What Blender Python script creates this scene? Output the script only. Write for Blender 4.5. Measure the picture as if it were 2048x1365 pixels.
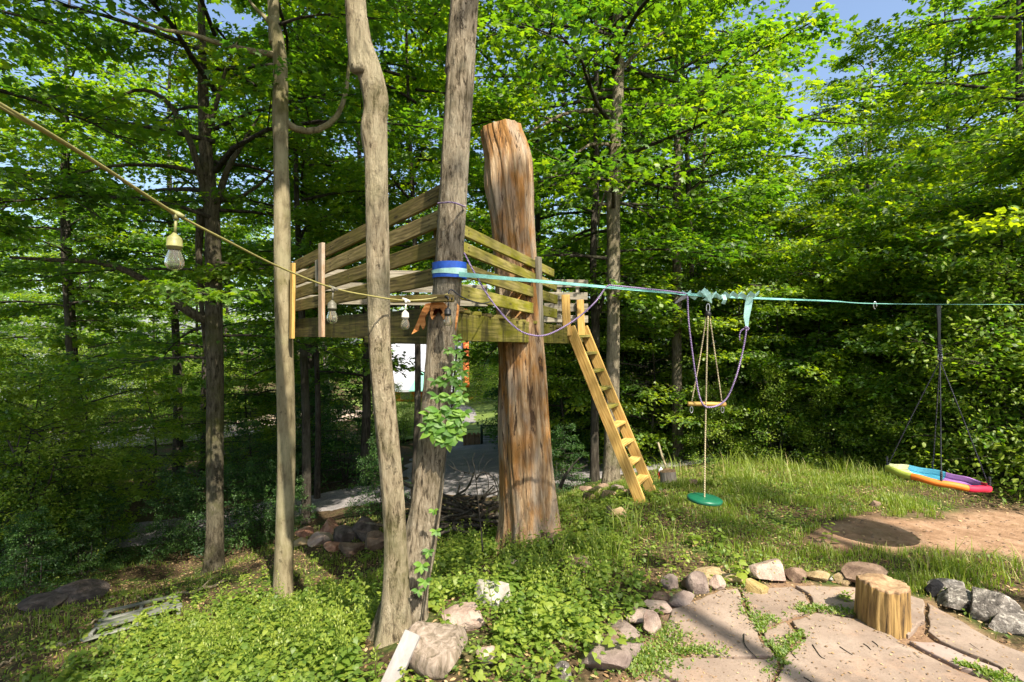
import bpy, bmesh, math, random
import numpy as np
from mathutils import Vector, Matrix

for o in list(bpy.data.objects):
    bpy.data.objects.remove(o)
sc = bpy.context.scene
COL = sc.collection
R = math.radians
rnd = random.Random(7)
rng = np.random.default_rng(11)

# ------------------------------------------------------------------ camera, sky, sun
F, CX, CY, EYE = 1024.0, 1024.0, 682.5, 2.0
cam_d = bpy.data.cameras.new('camera')
cam = bpy.data.objects.new('camera', cam_d)
COL.objects.link(cam)
cam.location = (0, 0, EYE)
cam.rotation_euler = (R(90), 0, 0)
cam_d.sensor_width = 36
cam_d.lens = 18
cam_d.clip_start = 0.05
cam_d.clip_end = 600
sc.camera = cam

SUN_EL, SUN_TO = R(50), Vector((-0.50, 0.86, 0)).normalized()      # SUN_TO: where the shadows fall
world = bpy.data.worlds.new("World")
sc.world = world
world.use_nodes = True
nt = world.node_tree
sky = nt.nodes.new('ShaderNodeTexSky')
sky.sky_type = 'NISHITA'
sky.sun_disc = False
sky.sun_elevation = SUN_EL
sky.sun_rotation = math.atan2(-SUN_TO.x, -SUN_TO.y)
sky.air_density = 1.0
sky.dust_density = 2.5
bg = nt.nodes['Background']
bg.inputs['Strength'].default_value = 0.12
nt.links.new(sky.outputs[0], bg.inputs[0])
sun_d = bpy.data.lights.new('sun', 'SUN')
sun_d.energy = 5.0
sun_d.angle = R(0.5)
sun_d.color = (1.0, 0.90, 0.74)
sun = bpy.data.objects.new('sun', sun_d)
COL.objects.link(sun)
sdir = Vector((SUN_TO.x * math.cos(SUN_EL), SUN_TO.y * math.cos(SUN_EL), -math.sin(SUN_EL)))
sun.rotation_euler = sdir.to_track_quat('-Z', 'Y').to_euler()
sun.location = (10, -15, 30)
sc.view_settings.view_transform = 'Standard'
sc.view_settings.look = 'None'
sc.view_settings.gamma = 1
sc.view_settings.use_curve_mapping = False
sc.view_settings.exposure = 1.25
sc.render.engine = 'CYCLES'
sc.cycles.max_bounces = 6
sc.cycles.diffuse_bounces = 3
sc.cycles.transmission_bounces = 5
sc.cycles.glossy_bounces = 2
sc.cycles.caustics_reflective = False
sc.cycles.caustics_refractive = False
sc.cycles.use_denoising = True

# ------------------------------------------------------------------ helpers
def P(px, py, D):
    return Vector(((px - CX) / F * D, D, EYE + (CY - py) / F * D))

def pix(x, y, z):
    return CX + x / y * F, CY - (z - EYE) / y * F

def fnoise(x, y, z=0.0, s=0):
    """cheap smooth noise in -1..1"""
    a = np.sin(x * 1.0 + 1.7 * np.sin(y * 0.9 + s) + s * 1.3) + np.sin(y * 1.1 + 1.5 * np.sin(z * 1.2 + x * 0.7 + s * 2.1)) \
        + np.sin(z * 0.95 + 1.6 * np.sin(x * 1.3 - y * 0.6 + s * 0.7))
    b = np.sin(2.1 * x + 1.9 * y + s) * np.sin(1.7 * z - 2.3 * x + 0.5 * s) + np.sin(2.6 * y - 1.1 * z + s)
    return (a + 0.7 * b) / 4.4

def tag(o, label=None, cat=None, group=None, kind=None):
    if label: o['label'] = label
    if cat: o['category'] = cat
    if group: o['group'] = group
    if kind: o['kind'] = kind
    return o

def empty(name, loc, label, cat, group=None):
    o = bpy.data.objects.new(name, None)
    o.empty_display_size = 0.1
    COL.objects.link(o)
    o.location = loc
    return tag(o, label, cat, group)

def link(name, me, parent=None, loc=None, mats=None):
    o = bpy.data.objects.new(name, me)
    COL.objects.link(o)
    if loc is not None: o.location = loc
    if parent is not None:
        o.parent = parent
        root = parent
        off = Vector((0, 0, 0))
        while root is not None:
            off += root.location
            root = root.parent
        o.location = Vector(o.location) - off if loc is not None else -off
    return o

class G:
    """collects triangles; build() makes one mesh object"""
    def __init__(s): s.V = []; s.T = []; s.M = []; s.C = []; s.n = 0
    def add(s, V, T, mat=0, tint=0.5):
        V = np.asarray(V, float).reshape(-1, 3); T = np.asarray(T, int).reshape(-1, 3)
        s.V.append(V); s.T.append(T + s.n); s.n += len(V)
        s.M.append(np.full(len(T), mat, int))
        s.C.append(np.broadcast_to(np.asarray(tint, float), (len(V),)).copy() if np.ndim(tint) == 0 else np.asarray(tint, float))
        return s
    def mesh(s, name, mats, smooth=True, origin=None):
        V = np.concatenate(s.V); T = np.concatenate(s.T); M = np.concatenate(s.M); C = np.concatenate(s.C)
        if origin is not None: V = V - np.array(origin)
        me = bpy.data.meshes.new(name)
        me.vertices.add(len(V)); me.vertices.foreach_set('co', V.astype(np.float32).ravel())
        me.loops.add(len(T) * 3); me.loops.foreach_set('vertex_index', T.astype(np.int32).ravel())
        me.polygons.add(len(T))
        me.polygons.foreach_set('loop_start', np.arange(0, len(T) * 3, 3, dtype=np.int32))
        me.polygons.foreach_set('material_index', M.astype(np.int32))
        sm = np.full(len(T), smooth) if not isinstance(smooth, (list, tuple)) else np.array([smooth[m] for m in M])
        me.polygons.foreach_set('use_smooth', sm)
        at = me.attributes.new('tint', 'FLOAT', 'POINT'); at.data.foreach_set('value', C.astype(np.float32))
        me.update(calc_edges=True)
        for m in mats: me.materials.append(m)
        return me
    def build(s, name, mats, parent=None, smooth=True, origin=None):
        me = s.mesh(name, mats if isinstance(mats, (list, tuple)) else [mats], smooth, origin)
        return link(name, me, parent, loc=Vector(origin) if origin is not None else None)

def catmull(pts, n):
    """pts: (k,d) array, n samples"""
    p = np.asarray(pts, float)
    k = len(p)
    if k == 2: return p[0] + (p[1] - p[0]) * np.linspace(0, 1, n)[:, None]
    q = np.vstack([2 * p[0] - p[1], p, 2 * p[-1] - p[-2]])
    out = []
    for t in np.linspace(0, k - 1, n):
        i = min(int(t), k - 2); u = t - i
        a, b, c, d = q[i], q[i + 1], q[i + 2], q[i + 3]
        out.append(0.5 * ((2 * b) + (-a + c) * u + (2 * a - 5 * b + 4 * c - d) * u * u + (-a + 3 * b - 3 * c + d) * u ** 3))
    return np.array(out)

def tube(pts, rad, segs=8, cap=True, mod=None):
    """tube round a polyline; mod(ang, i, p) -> radius factor"""
    p = np.asarray(pts, float); n = len(p)
    rad = np.broadcast_to(np.asarray(rad, float), (n,))
    t = np.gradient(p, axis=0); t /= np.linalg.norm(t, axis=1)[:, None] + 1e-9
    u = np.cross(t[0], [0, 1, 0.01]);
    if np.linalg.norm(u) < 0.1: u = np.cross(t[0], [1, 0, 0])
    u /= np.linalg.norm(u)
    ang = np.linspace(0, 2 * np.pi, segs, endpoint=False)
    V = []
    for i in range(n):
        u = u - t[i] * np.dot(u, t[i]); u /= np.linalg.norm(u) + 1e-9
        v = np.cross(t[i], u)
        f = np.ones(segs) if mod is None else mod(ang, i, p[i])
        V.append(p[i] + (np.cos(ang)[:, None] * u + np.sin(ang)[:, None] * v) * (rad[i] * f)[:, None])
    V = np.concatenate(V)
    i, j = np.meshgrid(np.arange(n - 1), np.arange(segs), indexing='ij')
    a = (i * segs + j).ravel(); b = (i * segs + (j + 1) % segs).ravel()
    T = np.concatenate([np.stack([a, b, b + segs], 1), np.stack([a, b + segs, a + segs], 1)])
    if cap:
        V = np.vstack([V, p[0], p[-1]]); c0, c1 = n * segs, n * segs + 1
        j = np.arange(segs); k = (j + 1) % segs
        T = np.concatenate([T, np.stack([np.full(segs, c0), k, j], 1), np.stack([np.full(segs, c1), (n - 1) * segs + j, (n - 1) * segs + k], 1)])
    return V, T

def lathe(profile, segs=20):
    """profile [(r,z)...] -> V,T round z"""
    a = np.linspace(0, 2 * np.pi, segs, endpoint=False); V = []
    for r_, z_ in profile: V.append(np.stack([np.cos(a) * r_, np.sin(a) * r_, np.full(segs, z_)], 1))
    V = np.concatenate(V); n = len(profile)
    i, j = np.meshgrid(np.arange(n - 1), np.arange(segs), indexing='ij')
    A = (i * segs + j).ravel(); B = (i * segs + (j + 1) % segs).ravel()
    return V, np.concatenate([np.stack([A, B, B + segs], 1), np.stack([A, B + segs, A + segs], 1)])

# ------------------------------------------------------------------ materials
def newmat(name):
    m = bpy.data.materials.new(name); m.use_nodes = True
    n = m.node_tree
    return m, n, n.nodes['Principled BSDF'], n.nodes['Material Output']

def ramp(n, stops):
    r = n.nodes.new('ShaderNodeValToRGB'); e = r.color_ramp.elements
    while len(e) < len(stops): e.new(0.5)
    for k, (p_, c) in enumerate(stops): e[k].position = p_; e[k].color = (*c, 1)
    return r

def noise(n, scale, detail=4, vec=None, rough=0.6, dist=0.0):
    x = n.nodes.new('ShaderNodeTexNoise'); x.inputs['Scale'].default_value = scale
    x.inputs['Detail'].default_value = detail; x.inputs['Roughness'].default_value = rough
    x.inputs['Distortion'].default_value = dist
    if vec is not None: n.links.new(vec, x.inputs['Vector'])
    return x

def coords(n, scale=(1, 1, 1), rand=True, which='Object'):
    tc = n.nodes.new('ShaderNodeTexCoord'); mp = n.nodes.new('ShaderNodeMapping')
    n.links.new(tc.outputs[which], mp.inputs['Vector']); mp.inputs['Scale'].default_value = scale
    if rand:
        oi = n.nodes.new('ShaderNodeObjectInfo'); mu = n.nodes.new('ShaderNodeMath'); mu.operation = 'MULTIPLY'
        mu.inputs[1].default_value = 37.0; n.links.new(oi.outputs['Random'], mu.inputs[0])
        n.links.new(mu.outputs[0], mp.inputs['Location'])
    return mp.outputs[0]

def mixc(n, fac, a, b, mode='MIX'):
    m = n.nodes.new('ShaderNodeMixRGB'); m.blend_type = mode
    for k, v in ((0, fac), (1, a), (2, b)):
        if isinstance(v, (int, float)): m.inputs[k].default_value = v
        elif isinstance(v, tuple): m.inputs[k].default_value = (*v, 1)
        else: n.links.new(v, m.inputs[k])
    return m.outputs[0]

def bump(n, h, bsdf, strength=0.4, dist=0.02):
    b = n.nodes.new('ShaderNodeBump'); b.inputs['Strength'].default_value = strength; b.inputs['Distance'].default_value = dist
    n.links.new(h, b.inputs['Height']); n.links.new(b.outputs[0], bsdf.inputs['Normal'])

def leafmat(name, stops, trans, tmix=0.45, gloss=0.06):
    m, n, b, out = newmat(name); n.nodes.remove(b)
    at = n.nodes.new('ShaderNodeAttribute'); at.attribute_name = 'tint'
    oi = n.nodes.new('ShaderNodeObjectInfo'); ad = n.nodes.new('ShaderNodeMath'); ad.operation = 'MULTIPLY_ADD'
    n.links.new(oi.outputs['Random'], ad.inputs[0]); ad.inputs[1].default_value = 0.25; n.links.new(at.outputs['Fac'], ad.inputs[2])
    r = ramp(n, stops); n.links.new(ad.outputs[0], r.inputs[0])
    r2 = ramp(n, trans); n.links.new(ad.outputs[0], r2.inputs[0])
    d = n.nodes.new('ShaderNodeBsdfDiffuse'); t = n.nodes.new('ShaderNodeBsdfTranslucent'); g = n.nodes.new('ShaderNodeBsdfGlossy')
    g.inputs['Roughness'].default_value = 0.55
    n.links.new(r.outputs[0], d.inputs[0]); n.links.new(r2.outputs[0], t.inputs[0])
    m1 = n.nodes.new('ShaderNodeMixShader'); m1.inputs[0].default_value = tmix
    n.links.new(d.outputs[0], m1.inputs[1]); n.links.new(t.outputs[0], m1.inputs[2])
    m2 = n.nodes.new('ShaderNodeMixShader'); m2.inputs[0].default_value = gloss
    n.links.new(m1.outputs[0], m2.inputs[1]); n.links.new(g.outputs[0], m2.inputs[2])
    n.links.new(m2.outputs[0], out.inputs[0])
    return m

def barkmat(name, dark, mid, light, lich=(0.30, 0.32, 0.26), lamt=0.5, sc_=(15, 15, 4.0), bs=0.9, moss=(0.09, 0.10, 0.02)):
    m, n, b, out = newmat(name)
    v = coords(n, sc_); v2 = coords(n, (1, 1, 1))
    a = noise(n, 1.6, 8, v, 0.68, 0.4); r = ramp(n, [(0.36, dark), (0.48, mid), (0.66, light)]); n.links.new(a.outputs[0], r.inputs[0])
    pt = noise(n, 13, 6, coords(n, (1, 1, .6)), 0.8); pr = ramp(n, [(0.575, (0, 0, 0)), (0.63, (.9, .9, .9))]); n.links.new(pt.outputs[0], pr.inputs[0])
    c = mixc(n, pr.outputs[0], r.outputs[0], dark)
    pl = noise(n, 2.2, 4, v2, 0.6); plr = ramp(n, [(0.48, (0, 0, 0)), (0.62, (lamt,) * 3)]); n.links.new(pl.outputs[0], plr.inputs[0])
    c = mixc(n, plr.outputs[0], c, lich)
    pm = noise(n, 1.3, 5, v2, 0.7); pmr = ramp(n, [(0.52, (0, 0, 0)), (0.7, (0.7,) * 3)]); n.links.new(pm.outputs[0], pmr.inputs[0])
    c = mixc(n, pmr.outputs[0], c, moss)
    n.links.new(c, b.inputs['Base Color']); b.inputs['Roughness'].default_value = 0.9
    b.inputs['Specular IOR Level'].default_value = 0.2
    fine = noise(n, 3.6, 8, v, 0.8); sm = n.nodes.new('ShaderNodeMath'); sm.operation = 'ADD'
    n.links.new(a.outputs[0], sm.inputs[0]); n.links.new(fine.outputs[0], sm.inputs[1])
    bump(n, sm.outputs[0], b, min(1, bs * 1.1), 0.05)
    return m

def woodmat(name, a_, b_, c_, stain=None, samt=0.6, grey=None, streak=0):
    m, n, b, out = newmat(name)
    v = coords(n, (1.2, 12, 12)); v2 = coords(n, (2, 5, 5)); v3 = coords(n, (1, 1, 1))
    g = noise(n, 2.2, 7, v, 0.6, 1.2); w = n.nodes.new('ShaderNodeTexWave'); w.wave_type = 'RINGS'; w.rings_direction = 'X'
    w.inputs['Scale'].default_value = 4; w.inputs['Distortion'].default_value = 9; w.inputs['Detail'].default_value = 3
    w.inputs['Detail Scale'].default_value = 0.8
    vv = coords(n, (0.55, 3.2, 3.2)); n.links.new(vv, w.inputs['Vector'])
    mx = n.nodes.new('ShaderNodeMath'); mx.operation = 'MULTIPLY_ADD'; n.links.new(w.outputs['Fac'], mx.inputs[0]); mx.inputs[1].default_value = 0.16
    n.links.new(g.outputs[0], mx.inputs[2])
    r = ramp(n, [(0.36, a_), (0.56, b_), (0.78, c_)]); n.links.new(mx.outputs[0], r.inputs[0]); c = r.outputs[0]
    oi = n.nodes.new('ShaderNodeObjectInfo'); hv = n.nodes.new('ShaderNodeHueSaturation')
    mr = n.nodes.new('ShaderNodeMapRange'); n.links.new(oi.outputs['Random'], mr.inputs[0]); mr.inputs[3].default_value = 0.75; mr.inputs[4].default_value = 1.25
    n.links.new(mr.outputs[0], hv.inputs['Value']); n.links.new(c, hv.inputs['Color']); c = hv.outputs[0]
    if stain:
        s = noise(n, 1.6, 5, v2, 0.65); sr = ramp(n, [(0.40, (0, 0, 0)), (0.62, (samt,) * 3)]); n.links.new(s.outputs[0], sr.inputs[0])
        c = mixc(n, sr.outputs[0], c, stain)
    if grey:
        s = noise(n, 3.1, 5, v3, 0.7); sr = ramp(n, [(0.45, (0, 0, 0)), (0.65, (0.7,) * 3)]); n.links.new(s.outputs[0], sr.inputs[0])
        c = mixc(n, sr.outputs[0], c, grey)
    if streak:
        s = noise(n, 1.0, 6, coords(n, (14, 1.2, 3)), 0.7); sr = ramp(n, [(0.50, (0, 0, 0)), (0.66, (streak,) * 3)]); n.links.new(s.outputs[0], sr.inputs[0])
        c = mixc(n, sr.outputs[0], c, (0.022, 0.018, 0.008))
    kn = n.nodes.new('ShaderNodeTexVoronoi'); kn.inputs['Scale'].default_value = 1.0; n.links.new(coords(n, (2.2, 7, 7)), kn.inputs['Vector'])
    kr = ramp(n, [(0.06, (0.8,) * 3), (0.13, (0, 0, 0))]); n.links.new(kn.outputs['Distance'], kr.inputs[0])
    c = mixc(n, kr.outputs[0], c, tuple(x * 0.35 for x in a_))
    n.links.new(c, b.inputs['Base Color']); b.inputs['Roughness'].default_value = 0.8; b.inputs['Specular IOR Level'].default_value = 0.25
    bump(n, mx.outputs[0], b, 0.35, 0.006)
    return m

def plain(name, col, rough=0.6, metal=0.0, nscale=12, var=0.25, bmp=0.15, spec=0.4):
    m, n, b, out = newmat(name)
    x = noise(n, nscale, 5, coords(n)); r = ramp(n, [(0.3, tuple(c * (1 - var) for c in col)), (0.7, tuple(min(1, c * (1 + var)) for c in col))])
    n.links.new(x.outputs[0], r.inputs[0]); n.links.new(r.outputs[0], b.inputs['Base Color'])
    b.inputs['Roughness'].default_value = rough; b.inputs['Metallic'].default_value = metal; b.inputs['Specular IOR Level'].default_value = spec
    bump(n, x.outputs[0], b, bmp, 0.01)
    return m

def ropemat(name, c1, c2, scale=260):
    m, n, b, out = newmat(name)
    w = n.nodes.new('ShaderNodeTexWave'); w.bands_direction = 'DIAGONAL'; w.inputs['Scale'].default_value = scale / 8; w.inputs['Distortion'].default_value = 1.0
    n.links.new(coords(n), w.inputs['Vector']); r = ramp(n, [(0.35, c1), (0.65, c2)]); n.links.new(w.outputs['Fac'], r.inputs[0])
    n.links.new(r.outputs[0], b.inputs['Base Color']); b.inputs['Roughness'].default_value = 0.85
    bump(n, w.outputs['Fac'], b, 0.5, 0.003)
    return m

def stonemat(name, cols, spots=None, nscale=7, bs=0.9):
    m, n, b, out = newmat(name)
    v = coords(n); a = noise(n, nscale, 8, v, 0.65, 0.3); r = ramp(n, [(0.32, cols[0]), (0.5, cols[1]), (0.7, cols[2])]); n.links.new(a.outputs[0], r.inputs[0]); c = r.outputs[0]
    if spots:
        s = noise(n, 28, 4, v, 0.7); sr = ramp(n, [(0.52, (0, 0, 0)), (0.6, (0.85,) * 3)]); n.links.new(s.outputs[0], sr.inputs[0]); c = mixc(n, sr.outputs[0], c, spots)
    n.links.new(c, b.inputs['Base Color']); b.inputs['Roughness'].default_value = 0.88; b.inputs['Specular IOR Level'].default_value = 0.25
    f = noise(n, nscale * 4, 8, v, 0.7); sm = n.nodes.new('ShaderNodeMath'); sm.operation = 'ADD'; n.links.new(a.outputs[0], sm.inputs[0]); n.links.new(f.outputs[0], sm.inputs[1])
    bump(n, sm.outputs[0], b, bs, 0.02)
    return m

MAPLE = leafmat('maple_leaf', [(0.1, (0.030, 0.080, 0.010)), (0.6, (0.080, 0.170, 0.010)), (1.1, (0.16, 0.25, 0.012))],
                [(0.1, (0.09, 0.26, 0.012)), (0.6, (0.26, 0.50, 0.008)), (1.1, (0.52, 0.68, 0.010))], 0.5, 0.05)
SHRUBLEAF = leafmat('shrub_leaf', [(0.1, (0.035, 0.090, 0.012)), (0.6, (0.11, 0.19, 0.016)), (1.1, (0.20, 0.27, 0.022))],
                    [(0.1, (0.08, 0.26, 0.015)), (0.6, (0.21, 0.44, 0.012)), (1.1, (0.40, 0.60, 0.02))], 0.45, 0.035)
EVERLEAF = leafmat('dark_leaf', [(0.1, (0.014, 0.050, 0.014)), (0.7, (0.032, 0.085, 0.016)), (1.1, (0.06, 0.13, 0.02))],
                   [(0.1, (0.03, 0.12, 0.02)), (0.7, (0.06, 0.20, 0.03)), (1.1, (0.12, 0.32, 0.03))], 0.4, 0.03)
WEEDLEAF = leafmat('weed_leaf', [(0.1, (0.055, 0.115, 0.016)), (0.6, (0.12, 0.19, 0.022)), (1.1, (0.23, 0.29, 0.035))],
                   [(0.1, (0.15, 0.34, 0.015)), (0.6, (0.28, 0.48, 0.02)), (1.1, (0.45, 0.62, 0.04))], 0.42, 0.04)
GRASSM = leafmat('grass_blade', [(0.1, (0.09, 0.15, 0.016)), (0.6, (0.17, 0.235, 0.022)), (0.95, (0.22, 0.28, 0.035)), (1.12, (0.42, 0.36, 0.16))],
                 [(0.1, (0.20, 0.40, 0.015)), (0.7, (0.40, 0.56, 0.02)), (1.1, (0.42, 0.45, 0.08))], 0.42, 0.04)
CREEPLEAF = leafmat('creeper_leaf', [(0.1, (0.035, 0.10, 0.012)), (0.6, (0.065, 0.16, 0.018)), (1.1, (0.12, 0.23, 0.025))],
                    [(0.1, (0.18, 0.40, 0.02)), (0.6, (0.28, 0.52, 0.03)), (1.1, (0.42, 0.62, 0.05))], 0.35, 0.03)
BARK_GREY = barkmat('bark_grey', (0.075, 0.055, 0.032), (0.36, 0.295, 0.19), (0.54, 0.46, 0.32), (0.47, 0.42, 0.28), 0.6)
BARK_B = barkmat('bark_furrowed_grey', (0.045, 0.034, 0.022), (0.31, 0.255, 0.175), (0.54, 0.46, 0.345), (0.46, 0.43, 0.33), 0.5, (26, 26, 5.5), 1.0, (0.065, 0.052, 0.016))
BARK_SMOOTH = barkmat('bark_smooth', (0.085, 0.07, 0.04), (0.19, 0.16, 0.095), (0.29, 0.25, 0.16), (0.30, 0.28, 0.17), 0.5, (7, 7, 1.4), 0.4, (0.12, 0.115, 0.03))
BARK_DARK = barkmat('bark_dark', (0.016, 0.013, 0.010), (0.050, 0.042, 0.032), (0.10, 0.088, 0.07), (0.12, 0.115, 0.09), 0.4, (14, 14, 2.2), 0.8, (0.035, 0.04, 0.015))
BARK_PALE = barkmat('bark_pale', (0.22, 0.19, 0.15), (0.45, 0.41, 0.34), (0.62, 0.58, 0.5), (0.6, 0.56, 0.48), 0.5, (6, 6, 3), 0.3, (0.3, 0.27, 0.2))
WOOD_GREEN = woodmat('weathered_green_wood', (0.06, 0.052, 0.018), (0.17, 0.145, 0.045), (0.28, 0.235, 0.085), (0.15, 0.145, 0.008), 0.85)
WOOD_STREAK = woodmat('streaked_green_beam', (0.06, 0.052, 0.014), (0.135, 0.12, 0.028), (0.24, 0.20, 0.065), (0.13, 0.125, 0.006), 0.9, streak=.95)
WOOD_MOSSY = woodmat('mossy_rail_wood', (0.10, 0.09, 0.03), (0.24, 0.21, 0.07), (0.30, 0.26, 0.09), (0.17, 0.165, 0.005), 0.95)
WOOD_OLD = woodmat('shaded_rail_wood', (0.035, 0.025, 0.010), (0.13, 0.098, 0.036), (0.25, 0.19, 0.075), (0.11, 0.095, 0.014), 0.6)  # albedo lowered to hold the shade on the left railing
WOOD_GREY = woodmat('grey_wood', (0.10, 0.085, 0.065), (0.22, 0.195, 0.155), (0.33, 0.30, 0.25), (0.22, 0.21, 0.14), 0.4)
WOOD_NEW = woodmat('new_pine', (0.26, 0.14, 0.035), (0.44, 0.27, 0.08), (0.56, 0.38, 0.13), (0.40, 0.27, 0.07), 0.4)
WOOD_PINK = woodmat('peeling_pink_wood', (0.17, 0.10, 0.06), (0.38, 0.25, 0.16), (0.52, 0.38, 0.28), (0.20, 0.15, 0.08), 0.6, (0.40, 0.34, 0.28))
WOOD_RAW = woodmat('raw_split_wood', (0.25, 0.09, 0.025), (0.48, 0.20, 0.06), (0.62, 0.32, 0.12))
WOOD_BEAM = woodmat('stained_shaded_beam', (0.025, 0.020, 0.009), (0.075, 0.06, 0.020), (0.15, 0.12, 0.04), (0.085, 0.085, 0.012), 0.7, streak=.8)  # stain and streaks, with the left beam's shade put into the albedo

# ------------------------------------------------------------------ ground shape
def cp(px, py, D):
    v = P(px, py, D); return (v.x, v.y, v.z)
CT = [(0.3, 2.4, 0), (1, 3, 0), (2, 2, 0), (3, 3, 0), (4.2, 3, 0), (1.6, 4, 0), (3, 4.5, 0), (5, 5, 0), (6, 3, 0), (0, 0, 0), (0, -3, 0), (4, -3, 0), (8, 0, 0),
      (1.6, 6.36, 0), (3.5, 7.6, 0), (5.2, 6.4, 0), (2.5, 6, 0.02), (8, 8, -.1), cp(1700, 930, 9), cp(800, 1262, 3.7), cp(1062, 1085, 5.75), cp(1000, 1000, 10), cp(1160, 965, 10.5),
      cp(930, 990, 10.5), cp(930, 905, 18), cp(960, 893, 21), cp(970, 845, 30), cp(850, 808, 45), cp(650, 1030, 11), cp(650, 1000, 13), cp(270, 1092, 10.5), cp(20, 1150, 9),
      cp(568, 1190, 6.6), cp(430, 1142, 9), cp(265, 1245, 6), cp(0, 1365, 4.6), cp(400, 1365, 3.9), cp(650, 1300, 3.9), cp(0, 1250, 6.2), cp(600, 1095, 8.4), cp(200, 870, 25), cp(60, 800, 40),
      (-60, 80, -2), (60, 80, -1), (60, 20, .5), (15, 20, -.2), (12, 12, -.3), (20, 34, -.5), (-4, -3, -.8), (-30, 0, -3), (-30, 20, -3), (0, 110, -2), (30, -30, 0), (-30, -30, -1.5), (150, 0, 0), (-150, 0, -3), (0, -150, 0), (-150, 150, -1), (150, 150, 0), (-12, 4, -2.6)]
CT = np.array(CT)
def tps(r): return np.where(r > 1e-9, r * r * np.log(r + 1e-12), 0) * 0 + r      # linear kernel: stays tame
_d = np.linalg.norm(CT[:, None, :2] - CT[None, :, :2], axis=2)
_A = np.sqrt(_d ** 2 + 0.5); _n = len(CT)
_M = np.block([[_A, np.ones((_n, 1))], [np.ones((1, _n)), np.zeros((1, 1))]])
_w = np.linalg.solve(_M, np.append(CT[:, 2], 0))
def gz(x, y, fine=True):
    x = np.asarray(x, float); y = np.asarray(y, float)
    sh = x.shape; xf = x.ravel(); yf = y.ravel()
    d = np.sqrt((xf[:, None] - CT[None, :, 0]) ** 2 + (yf[:, None] - CT[None, :, 1]) ** 2 + 0.5)
    z = d @ _w[:-1] + _w[-1]
    if fine:
        k = np.clip((-xf * 0.7 + yf * 0.25 - 0.6), 0, 1) * 0.06 + 0.006
        z = z + k * fnoise(xf * 2.3, yf * 2.3, s=3) + k * 0.5 * fnoise(xf * 6.1, yf * 5.7, s=8)
    return z.reshape(sh)
def gzs(x, y): return float(gz(np.array([x]), np.array([y]))[0])
def hit(px, py):
    """where the view ray through a pixel of the photograph meets the ground"""
    D = np.linspace(2.2, 80, 1600); x = (px - CX) / F * D; z = EYE + (CY - py) / F * D
    g = gz(x, D); k = np.argmax(g >= z)
    if g[k] < z[k]: k = len(D) - 1
    return Vector((x[k], D[k], g[k]))

# ground sheet
def sp(a, b, n, c, k=3.2):
    u = np.linspace(-1, 1, n); s = np.sinh(k * u) / np.sinh(k); return np.where(s < 0, c + s * (c - a), c + s * (b - c))
gx = sp(-170, 170, 340, 0, 5.0); gy = sp(-150, 170, 340, 5, 5.0)
XX, YY = np.meshgrid(gx, gy, indexing='ij'); ZZ = gz(XX, YY)
def pipix(x, y, z=0.0): return CX + x / np.maximum(y, .01) * F, CY - (z - EYE) / np.maximum(y, .01) * F
def ell(px, py, cx, cy, rx, ry): return 1 - np.sqrt(((px - cx) / rx) ** 2 + ((py - cy) / ry) ** 2)
GPX, GPY = pipix(XX, YY, ZZ)
def dirtmask(x, y):
    """worn reddish earth by the saucer swing"""
    a = 1 - np.sqrt(((x - 5.0) / 2.5) ** 2 + ((y - 5.25 - 0.02 * (x - 4)) / 0.52) ** 2)
    b = 1 - np.sqrt(((x - 6.5) / 2.5) ** 2 + ((y - 5.2) / 1.0) ** 2)
    return np.maximum(a, b) + 0.26 * fnoise(x * 3.1, y * 3.1, s=5) + 0.12 * fnoise(x * 9, y * 9, s=15)
def patiomask(x, y):
    return None
PATIO = [(1150, 1400), (1262, 1345), (1285, 1290), (1325, 1225), (1395, 1195), (1480, 1172), (1590, 1166), (1745, 1176), (1850, 1195), (1905, 1225), (2000, 1285), (2080, 1310), (2400, 1330), (3300, 1500), (3300, 3000), (800, 3000), (1080, 1500)]
def onz(px, py, z): D = (EYE - z) * F / (py - CY); return ((px - CX) / F * D, D)
PATW = np.array([onz(a, b, 0.0) for a, b in PATIO])
def inpoly(x, y, poly):
    r = np.zeros(np.shape(x), bool); n = len(poly)
    for i in range(n):
        x0, y0 = poly[i]; x1, y1 = poly[(i + 1) % n]
        c = ((y0 > y) != (y1 > y)) & (x < (x1 - x0) * (y - y0) / (y1 - y0 + 1e-12) + x0); r ^= c
    return r
ZZ = np.where(inpoly(XX, YY, PATW), np.minimum(ZZ, -0.0), ZZ)
g = G()
i, j = np.meshgrid(np.arange(len(gx) - 1), np.arange(len(gy) - 1), indexing='ij'); a = (i * len(gy) + j).ravel(); b_ = a + len(gy)
dm = np.clip(dirtmask(XX, YY) * 4, 0, 1)
dm = np.where(inpoly(XX, YY, PATW), 0.75, dm)
g.add(np.stack([XX.ravel(), YY.ravel(), ZZ.ravel()], 1), np.concatenate([np.stack([a, b_, b_ + 1], 1), np.stack([a, b_ + 1, a + 1], 1)]), 0, dm.ravel())
m, n, b, out = newmat('forest_floor')
v = coords(n, rand=False); n1 = noise(n, 1.1, 8, v, 0.65); n2 = noise(n, 22, 8, v, 0.7); n3 = noise(n, 5, 6, v, 0.65)
litter = ramp(n, [(0.32, (0.022, 0.016, 0.009)), (0.5, (0.065, 0.046, 0.026)), (0.66, (0.15, 0.105, 0.06)), (0.8, (0.30, 0.23, 0.14))]); n.links.new(n2.outputs[0], litter.inputs[0])
greenr = ramp(n, [(0.35, (0.022, 0.045, 0.010)), (0.7, (0.075, 0.12, 0.02))]); n.links.new(n2.outputs[0], greenr.inputs[0])
gm = ramp(n, [(0.50, (0, 0, 0)), (0.62, (1, 1, 1))]); n.links.new(n1.outputs[0], gm.inputs[0])
c = mixc(n, gm.outputs[0], litter.outputs[0], greenr.outputs[0])
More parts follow.
